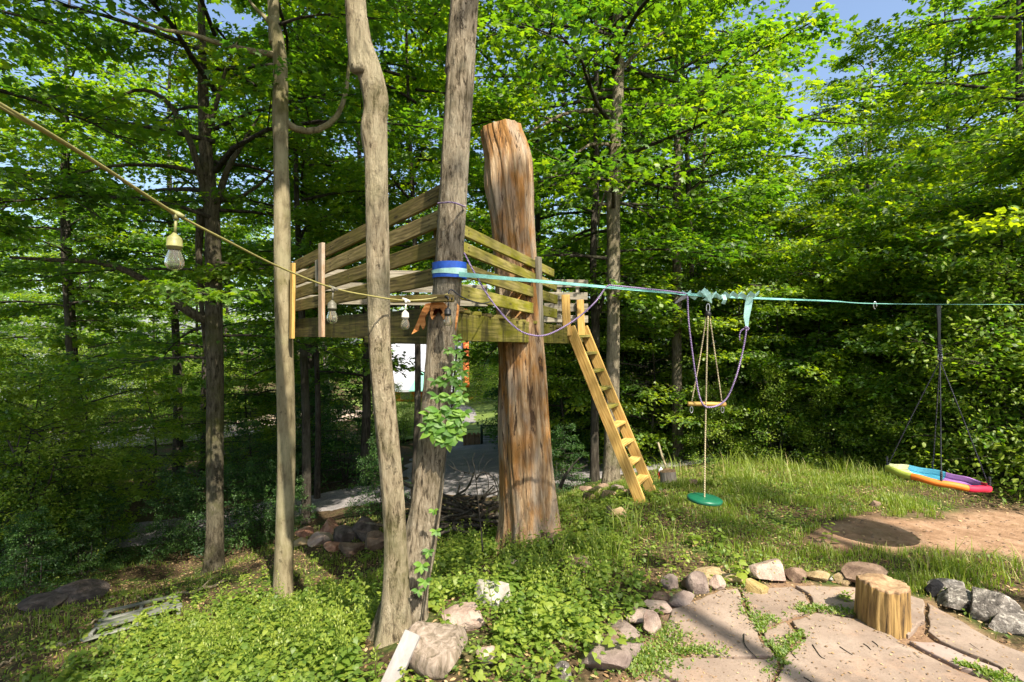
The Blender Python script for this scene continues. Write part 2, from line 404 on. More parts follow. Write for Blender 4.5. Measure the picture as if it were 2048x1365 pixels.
dirt = ramp(n, [(0.3, (0.22, 0.125, 0.075)), (0.5, (0.36, 0.225, 0.145)), (0.72, (0.50, 0.34, 0.235))]); n.links.new(n3.outputs[0], dirt.inputs[0])
dirt2 = mixc(n, 0.35, dirt.outputs[0], litter.outputs[0])
at = n.nodes.new('ShaderNodeAttribute'); at.attribute_name = 'tint'
c = mixc(n, at.outputs['Fac'], c, dirt2)
n.links.new(c, b.inputs['Base Color']); b.inputs['Roughness'].default_value = 0.95; b.inputs['Specular IOR Level'].default_value = 0.1
bump(n, n2.outputs[0], b, 0.6, 0.03)
FLOOR = m
tag(g.build('ground', [FLOOR]), kind='structure')

# driveway: gravel strip draped on the ground, with a branch down to the gate
def strip(name, path, w, mat, off=0.03, n=90, m_=14, z_at=None):
    c = catmull(np.array(path, float), n); t = np.gradient(c, axis=0); t /= np.linalg.norm(t, axis=1)[:, None]
    nn = np.stack([-t[:, 1], t[:, 0]], 1); u = np.linspace(-1, 1, m_); ww = np.interp(np.linspace(0, 1, n), np.linspace(0, 1, len(w)), w)
    X = c[:, 0][:, None] + nn[:, 0][:, None] * u * (ww[:, None] * .5 * (1 + 0.05 * np.sin(np.arange(n) * .8))[:, None])
    Y = c[:, 1][:, None] + nn[:, 1][:, None] * u * (ww[:, None] * .5)
    Z = gz(X, Y) + off - 0.06 * (np.abs(u) > .99)
    g = G(); i, j = np.meshgrid(np.arange(n - 1), np.arange(m_ - 1), indexing='ij'); a = (i * m_ + j).ravel(); b = a + m_
    g.add(np.stack([X.ravel(), Y.ravel(), Z.ravel()], 1), np.concatenate([np.stack([a, b, b + 1], 1), np.stack([a, b + 1, a + 1], 1)]))
    o = g.build(name, mat); tag(o, kind='structure'); return o
m, n, b, out = newmat('driveway_gravel')
v = coords(n, rand=False); n1 = noise(n, 30, 6, v, 0.75); n2 = noise(n, 1.5, 5, v)
r = ramp(n, [(0.35, (0.13, 0.125, 0.13)), (0.55, (0.25, 0.24, 0.25)), (0.75, (0.42, 0.40, 0.39))]); n.links.new(n1.outputs[0], r.inputs[0])
r2 = ramp(n, [(0.4, (0.75,) * 3), (0.65, (1.15, 1.1, 1.05))]); n.links.new(n2.outputs[0], r2.inputs[0])
n.links.new(mixc(n, 1.0, r.outputs[0], r2.outputs[0], 'MULTIPLY'), b.inputs['Base Color']); b.inputs['Roughness'].default_value = 0.95
bump(n, n1.outputs[0], b, 0.5, 0.03)
GRAVEL = m
strip('driveway', [(22, 14), (10, 12.6), (3, 11.9), (0, 11.8), (-3.2, 12.6), (-6, 12.3), (-9.5, 10.6), (-14, 7.5), (-22, 3)], [3.4, 3.2, 3.0, 3.2, 2.4, 2.2, 2.6, 3], GRAVEL, 0.05)
strip('driveway_branch', [(0.3, 12.2), (-0.9, 15), (-1.5, 18.5), (-1.4, 22), (-2, 28)], [4.0, 4.4, 4.0, 3, 2.4], GRAVEL, 0.062)
m, n, b, out = newmat('lawn_grass')
v = coords(n, rand=False); n1 = noise(n, 14, 6, v, 0.7); r = ramp(n, [(0.35, (0.05, 0.09, 0.014)), (0.65, (0.16, 0.22, 0.03))]); n.links.new(n1.outputs[0], r.inputs[0])
n.links.new(r.outputs[0], b.inputs['Base Color']); b.inputs['Roughness'].default_value = 0.9; bump(n, n1.outputs[0], b, 0.5, 0.05)
LAWN = m
strip('lawn', [(-1.6, 23.5), (-1.5, 32), (-2.5, 50), (-4, 60)], [9, 16, 26, 30], LAWN, 0.10, 60, 30)
strip('garden_path', [(-2.6, 29), (-3.4, 36), (-5.2, 43)], [1.1, 1.6, 1.8], GRAVEL, 0.15, 40, 6)
m = stonemat('pale_earth', [(0.26, 0.19, 0.15), (0.42, 0.33, 0.27), (0.58, 0.49, 0.42)], nscale=1.5)
strip('dirt_road', [(-30, 20), (-22, 24), (-17, 26), (-14, 31), (-12, 38)], [6, 7, 6, 6], m, 0.12, 60, 20)

# ------------------------------------------------------------------ leaves and crowns
def ring_leaf(pts, bend=0.0):
    """flat outline (x,y) as a fan from its middle; tip towards +x"""
    p = np.array(pts, float); c = p.mean(0)
    V = np.vstack([[c[0], c[1], 0.0], np.column_stack([p, -bend * (np.hypot(p[:, 0] - c[0], p[:, 1])) ** 2])])
    k = len(p); T = [(0, i + 1, (i + 1) % k + 1) for i in range(k)]
    return V, np.array(T)
MAP5 = ring_leaf([(0, 0), (0.06, -.30), (.22, -.34), (.30, -.17), (.62, -.34), (.60, -.12), (1.0, 0), (.60, .12), (.62, .34), (.30, .17), (.22, .34), (.06, .30)], 0.35)
MAP3 = ring_leaf([(0, 0), (.20, -.42), (.42, -.14), (.72, -.30), (1.0, 0), (.72, .30), (.42, .14), (.20, .42)], 0.3)
OVAL = ring_leaf([(0, 0), (.35, -.24), (.75, -.17), (1, 0), (.75, .17), (.35, .24)], 0.3)
HEART = ring_leaf([(.08, 0), (-.06, -.22), (.12, -.42), (.5, -.34), (1.0, 0), (.5, .34), (.12, .42), (-.06, .22)], 0.25)
QUAD = (np.array([(0, 0, 0), (.5, -.32, .05), (1, 0, -.08), (.5, .32, .05)]), np.array([(0, 1, 2), (0, 2, 3)]))

def scatter(g, tmpl, pos, yaw, pitch, roll, size, tint, mat=0):
    """place a template at every row of pos"""
    V, T = tmpl; N = len(pos)
    if N == 0: return
    cy, sy = np.cos(yaw), np.sin(yaw); cp_, sp_ = np.cos(pitch), np.sin(pitch); cr, sr = np.cos(roll), np.sin(roll)
    ex = np.stack([cy * cp_, sy * cp_, sp_], 1)
    ey0 = np.stack([-sy, cy, np.zeros(N)], 1); ez0 = np.cross(ex, ey0)
    ey = ey0 * cr[:, None] + ez0 * sr[:, None]; ez = np.cross(ex, ey)
    W = (V[None, :, 0, None] * ex[:, None] + V[None, :, 1, None] * ey[:, None] + V[None, :, 2, None] * ez[:, None]) * size[:, None, None] + pos[:, None, :]
    k = len(V); TT = T[None] + (np.arange(N) * k)[:, None, None]
    g.add(W.reshape(-1, 3), TT.reshape(-1, 3), mat, np.repeat(tint, k))

def crown_mesh(name, seed, H, Rr, nl, nsub, nleaf, size, tmpl, mats, rise=0.30, droop=0.30, prof=None, flat=0.05, gapz=0.0, limb_r=0.011, tl=0.5, tilt=.34):
    q = np.random.default_rng(seed); g = G(); a0 = q.uniform(0, 6.28)
    POS = []; YAW = []; TI = []
    for i in range(nl):
        f = (i + q.uniform(0, .8)) / nl; z = gapz + f * (H - gapz)
        a = a0 + i * 2.4 + q.normal(0, .35)
        pr = (math.sin(math.pi * min(1, (f * .88 + .14))) ** .7) if prof is None else prof(f)
        r = Rr * pr * q.uniform(.65, 1.12) + .15
        up = rise * (0.5 + 1.1 * f) * q.uniform(.6, 1.4); dr = droop * q.uniform(.5, 1.4) * (1 - .5 * f)
        t = np.linspace(0, 1, 6); ca = a + .25 * np.sin(t * 3 + i) * q.uniform(-1, 1)
        L = np.stack([np.cos(ca) * r * t, np.sin(ca) * r * t, z + r * (up * t - dr * t * t)], 1)
        V, T = tube(L, (limb_r * r * (1.05 - t) + .004), 5, False); g.add(V, T, 1)
        for s in range(nsub):
            ts = .22 + .78 * (s + q.uniform(0, .6)) / nsub; p0 = np.array([np.interp(ts, t, L[:, k]) for k in range(3)])
            sd = 1 if s % 2 else -1; da = a + sd * q.uniform(.4, 1.1) * (1.15 - ts * .6); ll = r * .42 * (1.25 - ts) * q.uniform(.7, 1.3) + .18
            if s == nsub - 1: da = a; p0 = L[-2]
            d = np.array([math.cos(da), math.sin(da), q.uniform(-.16, .10)]); e = np.array([-d[1], d[0], 0])
            V, T = tube(np.stack([p0, p0 + d * ll * .5 + [0, 0, .02], p0 + d * ll]), [.006 + .002 * r, .005, .002], 3, False); g.add(V, T, 1)
            nn = max(6, int(nleaf * (ll / (Rr * .32)) * q.uniform(.7, 1.3))); u = q.uniform(.05, 1.15, nn) ** .8; w = q.normal(0, 1, nn) * .26 * (1.15 - .5 * u)
            pos = p0 + d * (u * ll)[:, None] + e * (w * ll)[:, None]; pos[:, 2] += q.normal(0, flat, nn) - .15 * np.abs(w) * ll
            POS.append(pos); YAW.append(da + q.normal(0, .9, nn) + np.sign(w) * .5); TI.append(np.clip(tl * q.uniform(.2, 1.5) + q.normal(0, .12, nn), 0, 1))
    pos = np.concatenate(POS); N = len(pos)
    scatter(g, tmpl, pos, np.concatenate(YAW), q.normal(-.25, tilt, N), q.normal(0, tilt * 1.25, N), size * q.uniform(.65, 1.25, N), np.concatenate(TI), 0)
    return g.mesh(name, mats, (False, True))

CR = [crown_mesh('crown', 100 + k, 9.0, 3.1, 30, 9, 50, .135, MAP3, [MAPLE, BARK_DARK], rise=.34, droop=.40) for k in range(5)]
CRN = [crown_mesh('crown_near', 200 + k, 7.5, 3.0, 30, 9, 48, .108, MAP5, [MAPLE, BARK_DARK], rise=.22, droop=.32, flat=.04) for k in range(2)]
SH = [crown_mesh('crown_shrub', 300 + k, 3.2, 1.7, 26, 9, 42, .082, OVAL, [SHRUBLEAF, BARK_DARK], rise=.45, droop=.3, prof=lambda f: (1 - f * .7), flat=.13, gapz=.1, tilt=.5, tl=.85) for k in range(3)]
EV = [crown_mesh('crown_dark', 400 + k, 4.2, 1.9, 30, 7, 38, .10, OVAL, [EVERLEAF, BARK_DARK], rise=.1, droop=.3, prof=lambda f: (1 - f * .8), flat=.09, gapz=.1, tilt=.6, tl=.75) for k in range(2)]
TOTAL = sum(len(m_.polygons) for m_ in CR + CRN + SH + EV)

def trunkmesh(g, pts, rad, segs=20, rows=60, seed=0, ridge=.03, flare=0.35, knot=None, mat=0, furrow=0):
    c = catmull(np.column_stack([pts, rad]), rows); p, r = c[:, :3], c[:, 3].copy()
    t = np.linspace(0, 1, rows)
    L = np.concatenate([[0], np.cumsum(np.linalg.norm(np.diff(p, axis=0), axis=1))])
    def mod(a, i, q_):
        z = L[i]; f = 1 + ridge * fnoise(a * 0 + np.cos(a) * 2.2 + q_[0], np.sin(a) * 2.2, z * 2.2, seed) + ridge * .5 * np.sin(a * 9 + 2.2 * math.sin(z * 1.3 + seed)) 
        f = f + flare * math.exp(-z / (r[0] * 1.6)) * (0.55 + .45 * np.sin(a * 4 + seed)) 
        if furrow: f = f - furrow * np.abs(np.sin(a * 13 + 2.6 * np.sin(z * 3.1 + a * 2) + 1.3 * math.sin(z * 9))) ** .5 * (.6 + .4 * np.sin(z * 7 + a * 3)) - furrow * .4 * np.clip(fnoise(np.cos(a) * 16, np.sin(a) * 16, z * 7, seed), 0, 1)
        if knot is not None:
            for (kz, ka, kr, kh) in knot: f = f + kh * math.exp(-((z - kz) / kr) ** 2) * np.exp(-((np.angle(np.exp(1j * (a - ka)))) / .6) ** 2)
        return f
    V, T = tube(p, r, segs, True, mod); g.add(V, T, mat)

def tree(label, base, H, r0, crown, zc, cs=1.0, poly=None, bark=None, group=None, name='maple_tree', rows=60, segs=18, limbs=(), cat='tree', cmat=None, lean=(0, 0), seed=None, knot=None, ridge=.03, ctop=True):
    """poly: trunk axis points + radii in the world; otherwise a straight trunk from base"""
    base = Vector(base); s = rnd.randrange(1000) if seed is None else seed
    root = empty(name, base, label, cat, group)
    if poly is None:
        k = 6; pts = [(base.x + lean[0] * f * H + .12 * math.sin(f * 5 + s), base.y + lean[1] * f * H + .12 * math.cos(f * 4 + s), base.z - .15 + f * (H + .15)) for f in np.linspace(0, 1, k)]
        rad = [r0 * (1.08 - f * .93) for f in np.linspace(0, 1, k)]
    else: pts, rad = poly
    g = G(); trunkmesh(g, np.array(pts, float), np.array(rad, float), segs, rows, s, ridge, knot=knot)
    for lp, lr in limbs:
        lp = np.array(lp, float); c_ = catmull(lp, 14); g.add(*tube(c_, np.linspace(lr, lr * .25, 14), 7, False))
    o = g.build('trunk', bark or BARK_DARK, root, origin=base)
    if crown is not None:
        pts = np.array(pts, float); zz = base.z + zc
        cx_ = np.interp(zz, pts[:, 2], pts[:, 0]); cy_ = np.interp(zz, pts[:, 2], pts[:, 1])
        c = link('crown', crown, root, loc=Vector((cx_, cy_, zz))); c.rotation_euler.z = rnd.uniform(0, 6.28); c.scale = (cs, cs, cs * rnd.uniform(.9, 1.1))
    return root

def polypx(L, D, top=None, ext=None):
    """[(px,py,width)] bottom to top at depth D (or D per point) -> axis points, radii"""
    pts, rad = [], []
    for k, t in enumerate(L):
        d = D if not isinstance(D, (list, tuple)) else D[0] + (D[1] - D[0]) * k / (len(L) - 1)
        v = P(t[0], t[1], d); pts.append(tuple(v)); rad.append(t[2] / F * d / 2)
    if ext:
        dz, dr, dx = ext; x, y, z = pts[-1]; pts.append((x + dx, y, z + dz)); rad.append(rad[-1] * dr)
    return pts, rad
def lim(pxs, D, r0, D2=None):
    n_ = len(pxs); return ([tuple(P(a, b, D + ((D2 or D) - D) * k / (n_ - 1))) for k, (a, b) in enumerate(pxs)], r0)

# --- the double-stemmed tree that carries the platform's near corner
base = P(803, 1262, 3.7)
root = empty('twin_trunk_tree', base, 'twin-trunked grey tree in front of the wooden platform, its stems joined at the base', 'tree')
g = G(); pts, rad = polypx([(786, 1315, 84), (790, 1240, 62), (792, 1160, 51), (790, 1080, 44), (786, 1000, 44), (778, 900, 44), (768, 800, 45), (760, 700, 44), (757, 600, 45), (755, 500, 46), (753, 400, 45), (752, 300, 45), (751, 240, 46), (751, 195, 50), (738, 140, 49), (722, 90, 46), (714, 40, 43), (710, 0, 41)], (3.6, 3.45), ext=(6, .4, -.5))
trunkmesh(g, np.array(pts), np.array(rad), 72, 360, 4, .035, .3, furrow=.022, knot=[(3.62, 0.1, .10, .28), (3.7, 0.5, .06, .15)])
o = g.build('trunk', BARK_GREY, root, origin=base); o['label'] = 'slimmer stem with a bend and a knot high up'
pts_a = pts
g = G(); pts, rad = polypx([(800, 1325, 140), (803, 1250, 104), (816, 1178, 80), (836, 1100, 68), (853, 1000, 61), (864, 900, 59), (872, 800, 57), (880, 720, 57), (886, 650, 60), (893, 600, 58), (900, 500, 56), (906, 400, 56), (911, 300, 56), (918, 200, 57), (924, 100, 57), (930, 0, 57)], (3.72, 3.95), ext=(6, .5, .5))
trunkmesh(g, np.array(pts), np.array(rad), 96, 420, 9, .04, .3, furrow=.055)
o = g.build('trunk', BARK_B, root, origin=base); o['label'] = 'thicker stem with furrowed bark holding the blue sleeve'
c = link('crown', CR[0], root, loc=Vector((-1.4, 3.5, 9.8))); c.scale = (1.05,) * 3
# torn wood where the platform bites into the stem
def sheet(name, pxs, D, th, mat, parent=None, label=None, smooth=False):
    """thick irregular flat piece from an outline at depth D"""
    p = [P(a, b, D) for a, b in pxs]; k = len(p); g = G(); c = sum(p, Vector()) / k
    V = [c] + p + [c + Vector((0, th, 0))] + [q + Vector((0, th, 0)) for q in p]
    T = [(0, (i + 1) % k + 1, i + 1) for i in range(k)] + [(k + 1, k + 2 + i, k + 2 + (i + 1) % k) for i in range(k)]
    for i in range(k): a_, b2 = i + 1, (i + 1) % k + 1; T += [(a_, b2, b2 + k + 1), (a_, b2 + k + 1, a_ + k + 1)]
    o = g.add(V, T).build(name, mat, parent, smooth=smooth, origin=c)
    if label: o['label'] = label
    return o
sheet('torn_wood', [(823, 669), (830, 655), (836, 640), (843, 622), (851, 608), (862, 606), (858, 622), (850, 636), (851, 650), (846, 660), (840, 648), (836, 662)], 3.80, .03, WOOD_RAW, root, 'bright orange splinter of torn wood')
sheet('torn_wood', [(862, 606), (886, 605), (893, 612), (888, 640), (884, 612), (878, 618), (866, 616), (864, 640), (860, 630)], 3.70, .05, WOOD_RAW, root)
sheet('torn_wood', [(912, 605), (918, 612), (915, 640), (911, 662), (908, 640), (908, 612)], 3.80, .04, WOOD_RAW, root)

# --- slim tree beside the platform's left corner, and other trunks one can tell apart
B1 = P(566, 1190, 6.6)
tree('slim smooth greenish-brown trunk standing directly beside the platform left corner post', B1, 14, .13, CRN[0], 7.2, 1.1,
     polypx([(565, 1215, 46), (566, 1180, 38), (570, 1050, 34), (573, 900, 34), (569, 700, 33), (565, 560, 31), (564, 420, 31), (562, 300, 27), (561, 235, 30), (560, 120, 26), (548, 40, 22), (546, 0, 21)], 6.6, ext=(7, .5, -.3)),
     BARK_SMOOTH, segs=28, rows=180, limbs=[lim([(566, 240), (590, 258), (630, 262), (668, 240), (688, 200), (696, 150), (705, 60), (720, -40)], 6.6, .055, 7.2), lim([(556, 112), (500, 102), (440, 88), (380, 68), (320, 58), (240, 20)], 6.6, .045, 5.6), lim([(552, 60), (530, 35), (505, 10), (480, -30)], 6.6, .04)], seed=3, ridge=.03)
B2 = P(428, 1142, 9)
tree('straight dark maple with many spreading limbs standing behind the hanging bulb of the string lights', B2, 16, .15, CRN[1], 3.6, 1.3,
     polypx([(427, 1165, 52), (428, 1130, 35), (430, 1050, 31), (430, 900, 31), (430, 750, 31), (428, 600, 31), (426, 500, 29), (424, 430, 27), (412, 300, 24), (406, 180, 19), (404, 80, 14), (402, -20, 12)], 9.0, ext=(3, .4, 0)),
     barkmat('bark_shade_toned', (.03, .025, .016), (.10, .085, .055), (.19, .165, .115), (.16, .15, .10), .4), segs=24, rows=150,  # bark colour darkened for the shade this trunk stands in
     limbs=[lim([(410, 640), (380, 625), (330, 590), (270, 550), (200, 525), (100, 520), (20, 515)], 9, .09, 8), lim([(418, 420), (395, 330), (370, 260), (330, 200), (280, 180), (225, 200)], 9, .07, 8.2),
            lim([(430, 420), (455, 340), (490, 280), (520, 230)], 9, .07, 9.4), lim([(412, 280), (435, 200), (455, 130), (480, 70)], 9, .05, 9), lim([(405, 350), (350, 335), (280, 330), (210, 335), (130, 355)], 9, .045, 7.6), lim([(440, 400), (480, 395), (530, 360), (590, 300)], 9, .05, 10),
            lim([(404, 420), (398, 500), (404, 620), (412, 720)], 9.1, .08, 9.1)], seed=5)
B3 = P(1222, 978, 9)
tree('tall straight grey trunk with sunlit bark directly behind the wooden ladder', B3, 15, .13, CRN[0], 3.5, 1.25,
     polypx([(1221, 992, 44), (1222, 960, 36), (1223, 900, 31), (1225, 750, 27), (1227, 600, 25), (1227, 480, 26), (1226, 400, 27), (1230, 300, 24), (1236, 180, 22), (1238, 60, 18), (1236, -20, 15)], 9, ext=(3, .4, 0)), barkmat('bark_ladder_tree', (.05, .04, .026), (.20, .165, .115), (.34, .29, .21), (.28, .26, .18), .5), segs=24, rows=150,
     limbs=[lim([(1220, 225), (1180, 222), (1130, 228), (1090, 248), (1055, 265)], 9, .05, 8), lim([(1222, 360), (1200, 420), (1195, 500)], 9, .03, 9.3), lim([(1224, 290), (1180, 290), (1140, 320), (1110, 350)], 9, .035, 8.2), lim([(1236, 150), (1270, 110), (1320, 70), (1340, 60)], 9, .045, 9), lim([(1236, 400), (1262, 370), (1290, 350)], 9, .03, 9)], seed=6)
B4 = P(1190, 975, 10.2)
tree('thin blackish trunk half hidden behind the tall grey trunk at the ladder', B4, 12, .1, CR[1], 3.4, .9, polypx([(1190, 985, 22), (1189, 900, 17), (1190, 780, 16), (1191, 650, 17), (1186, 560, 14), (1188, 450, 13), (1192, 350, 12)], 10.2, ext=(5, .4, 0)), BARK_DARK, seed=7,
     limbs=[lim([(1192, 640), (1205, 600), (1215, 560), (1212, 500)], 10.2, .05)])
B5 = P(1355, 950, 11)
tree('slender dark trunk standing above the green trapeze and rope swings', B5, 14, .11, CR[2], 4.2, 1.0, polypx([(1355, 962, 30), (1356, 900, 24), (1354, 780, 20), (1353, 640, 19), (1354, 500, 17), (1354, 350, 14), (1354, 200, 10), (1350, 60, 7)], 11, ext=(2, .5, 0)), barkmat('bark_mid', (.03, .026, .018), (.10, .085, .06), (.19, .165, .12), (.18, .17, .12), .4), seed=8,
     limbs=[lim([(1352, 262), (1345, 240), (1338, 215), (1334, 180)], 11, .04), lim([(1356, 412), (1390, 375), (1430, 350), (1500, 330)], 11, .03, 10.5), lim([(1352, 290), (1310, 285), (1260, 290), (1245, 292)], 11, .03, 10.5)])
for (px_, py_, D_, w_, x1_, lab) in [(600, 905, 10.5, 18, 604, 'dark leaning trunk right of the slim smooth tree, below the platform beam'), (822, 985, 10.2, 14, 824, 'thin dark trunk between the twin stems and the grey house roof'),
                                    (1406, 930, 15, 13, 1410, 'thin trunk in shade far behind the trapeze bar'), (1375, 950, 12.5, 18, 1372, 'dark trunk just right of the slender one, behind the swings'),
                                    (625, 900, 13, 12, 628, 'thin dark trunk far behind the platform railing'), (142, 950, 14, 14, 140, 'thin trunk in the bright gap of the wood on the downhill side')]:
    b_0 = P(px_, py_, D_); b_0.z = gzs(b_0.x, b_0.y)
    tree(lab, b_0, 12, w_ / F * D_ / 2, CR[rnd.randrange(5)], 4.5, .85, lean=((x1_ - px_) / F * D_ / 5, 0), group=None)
for (px_, D_, w_, H_, lab) in [(1728, 16, 15, 9, 'pale bare trunk showing through the bushes left of the saucer swing'), (650, 20, 13, 10, 'pale sunlit trunk far below the platform left end'), (1742, 22, 16, 15, 'whitish forked tree high in the bright canopy behind the swings')]:
    x_ = (px_ - CX) / F * D_; b_0 = Vector((x_, D_, gzs(x_, D_))); hh = b_0.z
    tree(lab, b_0, H_, w_ / F * D_ / 2, CR[rnd.randrange(5)], 5.5, .8, bark=BARK_PALE, name='pale_tree', limbs=[([(x_, D_, hh + 6.5), (x_ - .4, D_, hh + 7.6), (x_ - .6, D_, hh + 8.8)], .11), ([(x_, D_, hh + 7), (x_ + .7, D_, hh + 7.8), (x_ + 1.6, D_, hh + 8.6)], .10), ([(x_, D_, hh + 5.5), (x_ - 1.2, D_ - .3, hh + 6.2), (x_ - 2.4, D_ - .4, hh + 6.5)], .07)])

LM = [(-400, 'beyond the left edge'), (60, 'at the far left edge'), (200, 'left of the hanging bulb'), (330, 'behind the hanging bulb'), (430, 'behind the dark many-limbed maple'), (520, 'left of the slim smooth trunk'), (640, 'behind the platform left corner'), (740, 'behind the left railing'),
      (860, 'between the twin stems'), (960, 'left of the dead trunk'), (1060, 'behind the dead trunk'), (1150, 'behind the platform right corner'), (1225, 'behind the ladder trunk'), (1300, 'right of the ladder'), (1360, 'behind the slender dark trunk'), (1420, 'behind the trapeze'), (1500, 'behind the pale strap loop'),
      (1600, 'left of the pale bare trunk'), (1700, 'under the big gap of sky'), (1780, 'below the lone steel hook'), (1880, 'behind the saucer swing ropes'), (1980, 'right of the saucer swing ropes'), (2060, 'at the far right edge'), (2600, 'beyond the right edge')]
USED = {}
def where(px_, row, kind):
    lm = min(LM, key=lambda a: abs(a[0] - px_))[1]; t_ = '%s, %s, %s' % (kind, lm, row)
    k = USED.get(t_, 0); USED[t_] = k + 1
    return t_ if k == 0 else '%s, %s, %s' % (kind, lm, row + (', behind another' if k == 1 else ', last of several'))
# --- trees outside the frame whose shade falls into it, and one that carries the far end of the slackline
tree('broad maple beyond the right edge, holding the far end of the webbing line', (10.9, 7.1, gzs(10.9, 7.1)), 13, .19, CRN[1], 3.2, 1.3, bark=BARK_GREY, seed=21)
for x_, y_, z_, s_, k_ in [(-5.4, 1.5, 5.2, 1.05, 0), (-2.4, -2.0, 6.0, 1.05, 1), (-8.6, 6.6, 5.0, 1.1, 4), (-3.0, -7.5, 6.5, 1.1, 3)]:
    tree({0: 'maple beside the viewer on the left, its canopy overhead', 1: 'tall maple behind the viewer, above the slope', 2: 'maple', 4: 'low-branched maple beyond the left edge, its leaves filling the top left corner', 3: 'tall maple beyond the upper left, shading the downhill side'}[k_] if x_ != -3.0 else 'farthest tall maple behind the viewer, left of centre', (x_, y_, gzs(x_, y_)), z_ + 7, .17, CR[k_], z_, s_, bark=BARK_GREY, group='maples around the clearing')

for ra_, d_, zc_l, s_, lab in [(-.86, 15.5, 5.0, 1.15, 'tall maple filling the canopy at the far left, high above the string lights'), (-.66, 17.5, 6.0, 1.2, 'tall maple with a high crown left of the dark many-limbed maple'), (-.40, 17, 5.2, 1.15, 'tall maple with a high crown behind the slim smooth trunk'), (-.14, 19, 6.5, 1.1, 'tall maple whose crown fills the gap above the railing')]:
    tree(lab, (ra_ * d_, d_, gzs(ra_ * d_, d_)), 16, .15, CR[int(d_ * 2) % 5], zc_l, s_, group='tall maples on the downhill side')
# --- the wood behind: rows of maples one can tell apart
bgspots = []
def ok(x, y, m_):
    return all((x - a) ** 2 + (y - b) ** 2 > m_ * m_ for a, b in bgspots)
DAP = crown_mesh('crown_dapple', 640, 7.0, 2.7, 20, 7, 24, .16, MAP3, [MAPLE, BARK_DARK])  # gappy crown shaped to throw dappled shade
for x_, y_, z_, s_, lab in [(5.6, -3.9, 11.5, .75, 'unseen thin-leaved tall maple added behind the viewer to dapple the dead trunk'), (7.9, -2.6, 10.4, .5, 'unseen thin-leaved smaller maple added behind the viewer to shade the grass')]:  # unseen trees added for dapples on the dead trunk and grass
    tree(lab, (x_, y_, gzs(x_, y_)), z_ + 5.5, .15, DAP, z_, s_, bark=BARK_GREY, group='maples around the clearing')
for D_, cnt, x0, x1 in [(13.5, 7, -1.25, 1.3), (18, 9, -1.2, 1.25), (24, 12, -1.15, 1.15), (31, 13, -1.1, 1.1), (40, 15, -1.1, 1.1)]:
    for k in range(cnt):
        for tr_ in range(12):
            ra = x0 + (x1 - x0) * (k + .5 + rnd.uniform(-.35, .35)) / cnt; d_ = D_ * rnd.uniform(.88, 1.12); x_ = ra * d_
            corr = (-.26 if d_ < 20 else -.36) < ra < (-.015 if d_ < 20 else .03)            # the view down the branch drive to the house
            if not (ra < -.30 and (D_ < 14 or (D_ < 22 and k % 2))) and not (D_ == 24 and -5 < x_ < 7) and ok(x_, d_, 2.6) and not (-34 < x_ < -9 and 18.5 < d_ < 30) and not (corr and d_ < 46) and not (10.0 < d_ < 13.6 and -16 < x_ < 12): break
        else: continue
        bgspots.append((x_, d_))
        gap = .50 < ra < .80
        Ht = rnd.uniform(12, 16) if not gap else min(2 + .40 * d_, 13) - rnd.uniform(0, 1)
        Ht = min(Ht, 17); zc = rnd.uniform(2.2, 4.0) if d_ < 30 else rnd.uniform(1.5, 3)
        cs = min((Ht - zc) / 9.0, 1.45)
        side = 'dark' if ra < -.1 else 'sunlit'
        tree(where(CX + ra * F, {13.5: 'nearest row of the wood', 18: 'second row of the wood', 24: 'deep in the wood', 31: 'far back in the wood', 40: 'farthest row of the wood'}[D_], '%s maple' % side), (x_, d_, gzs(x_, d_)), Ht, .10 + .05 * rnd.random(), CR[rnd.randrange(5)], zc, max(cs, .6), group='%s maples of the wood behind' % side, rows=24, segs=9)

# --- understorey
def shrub(px_, D_, s_, lab, me, grp=None, name='shrub', dz=0):
    x_ = (px_ - CX) / F * D_; z_ = gzs(x_, D_); root = empty(name, (x_, D_, z_), where(px_, 'near' if D_ < 9 else 'mid-distance' if D_ < 13 else 'far' if D_ < 19 else 'very far' if D_ < 50 else 'farthest', lab), 'shrub', grp)
    g = G()
    for k in range(5):
        a = k * 1.26 + D_; g.add(*tube([(0, 0, -.1), (.15 * math.cos(a), .15 * math.sin(a), s_ * .8), (.5 * s_ * math.cos(a), .5 * s_ * math.sin(a), s_ * 1.9)], [.022 * s_, .016 * s_, .006], 5))
    o = g.build('stem', BARK_DARK, root); o.location = (0, 0, 0)
    c = link('foliage', me, root, loc=Vector((x_, D_, z_ + dz))); c.rotation_euler.z = rnd.uniform(0, 6.28); c.scale = (s_, s_, s_ * rnd.uniform(.85, 1.1))
    return root
for px_, D_, s_ in [(1430, 10.4, .45), (1550, 9.9, .5), (1680, 9.2, .5), (1790, 8.5, .5), (1880, 8.2, .65), (1950, 7.8, .8), (2020, 7.5, 1.0), (2080, 7.3, 1.1)]:
    shrub(px_, D_, s_, 'leafy thicket shrub', SH[rnd.randrange(3)], 'shrubs of the thicket behind the swings')
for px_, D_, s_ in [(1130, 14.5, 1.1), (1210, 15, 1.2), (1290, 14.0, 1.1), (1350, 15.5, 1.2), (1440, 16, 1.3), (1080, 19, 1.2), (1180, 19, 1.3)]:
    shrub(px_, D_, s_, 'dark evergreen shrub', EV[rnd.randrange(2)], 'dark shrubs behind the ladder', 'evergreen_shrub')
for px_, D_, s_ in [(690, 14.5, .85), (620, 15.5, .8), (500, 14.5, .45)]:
    shrub(px_, D_, s_, 'dark shrub beyond the drive', EV[rnd.randrange(2)], 'dark shrubs beyond the drive', 'evergreen_shrub')
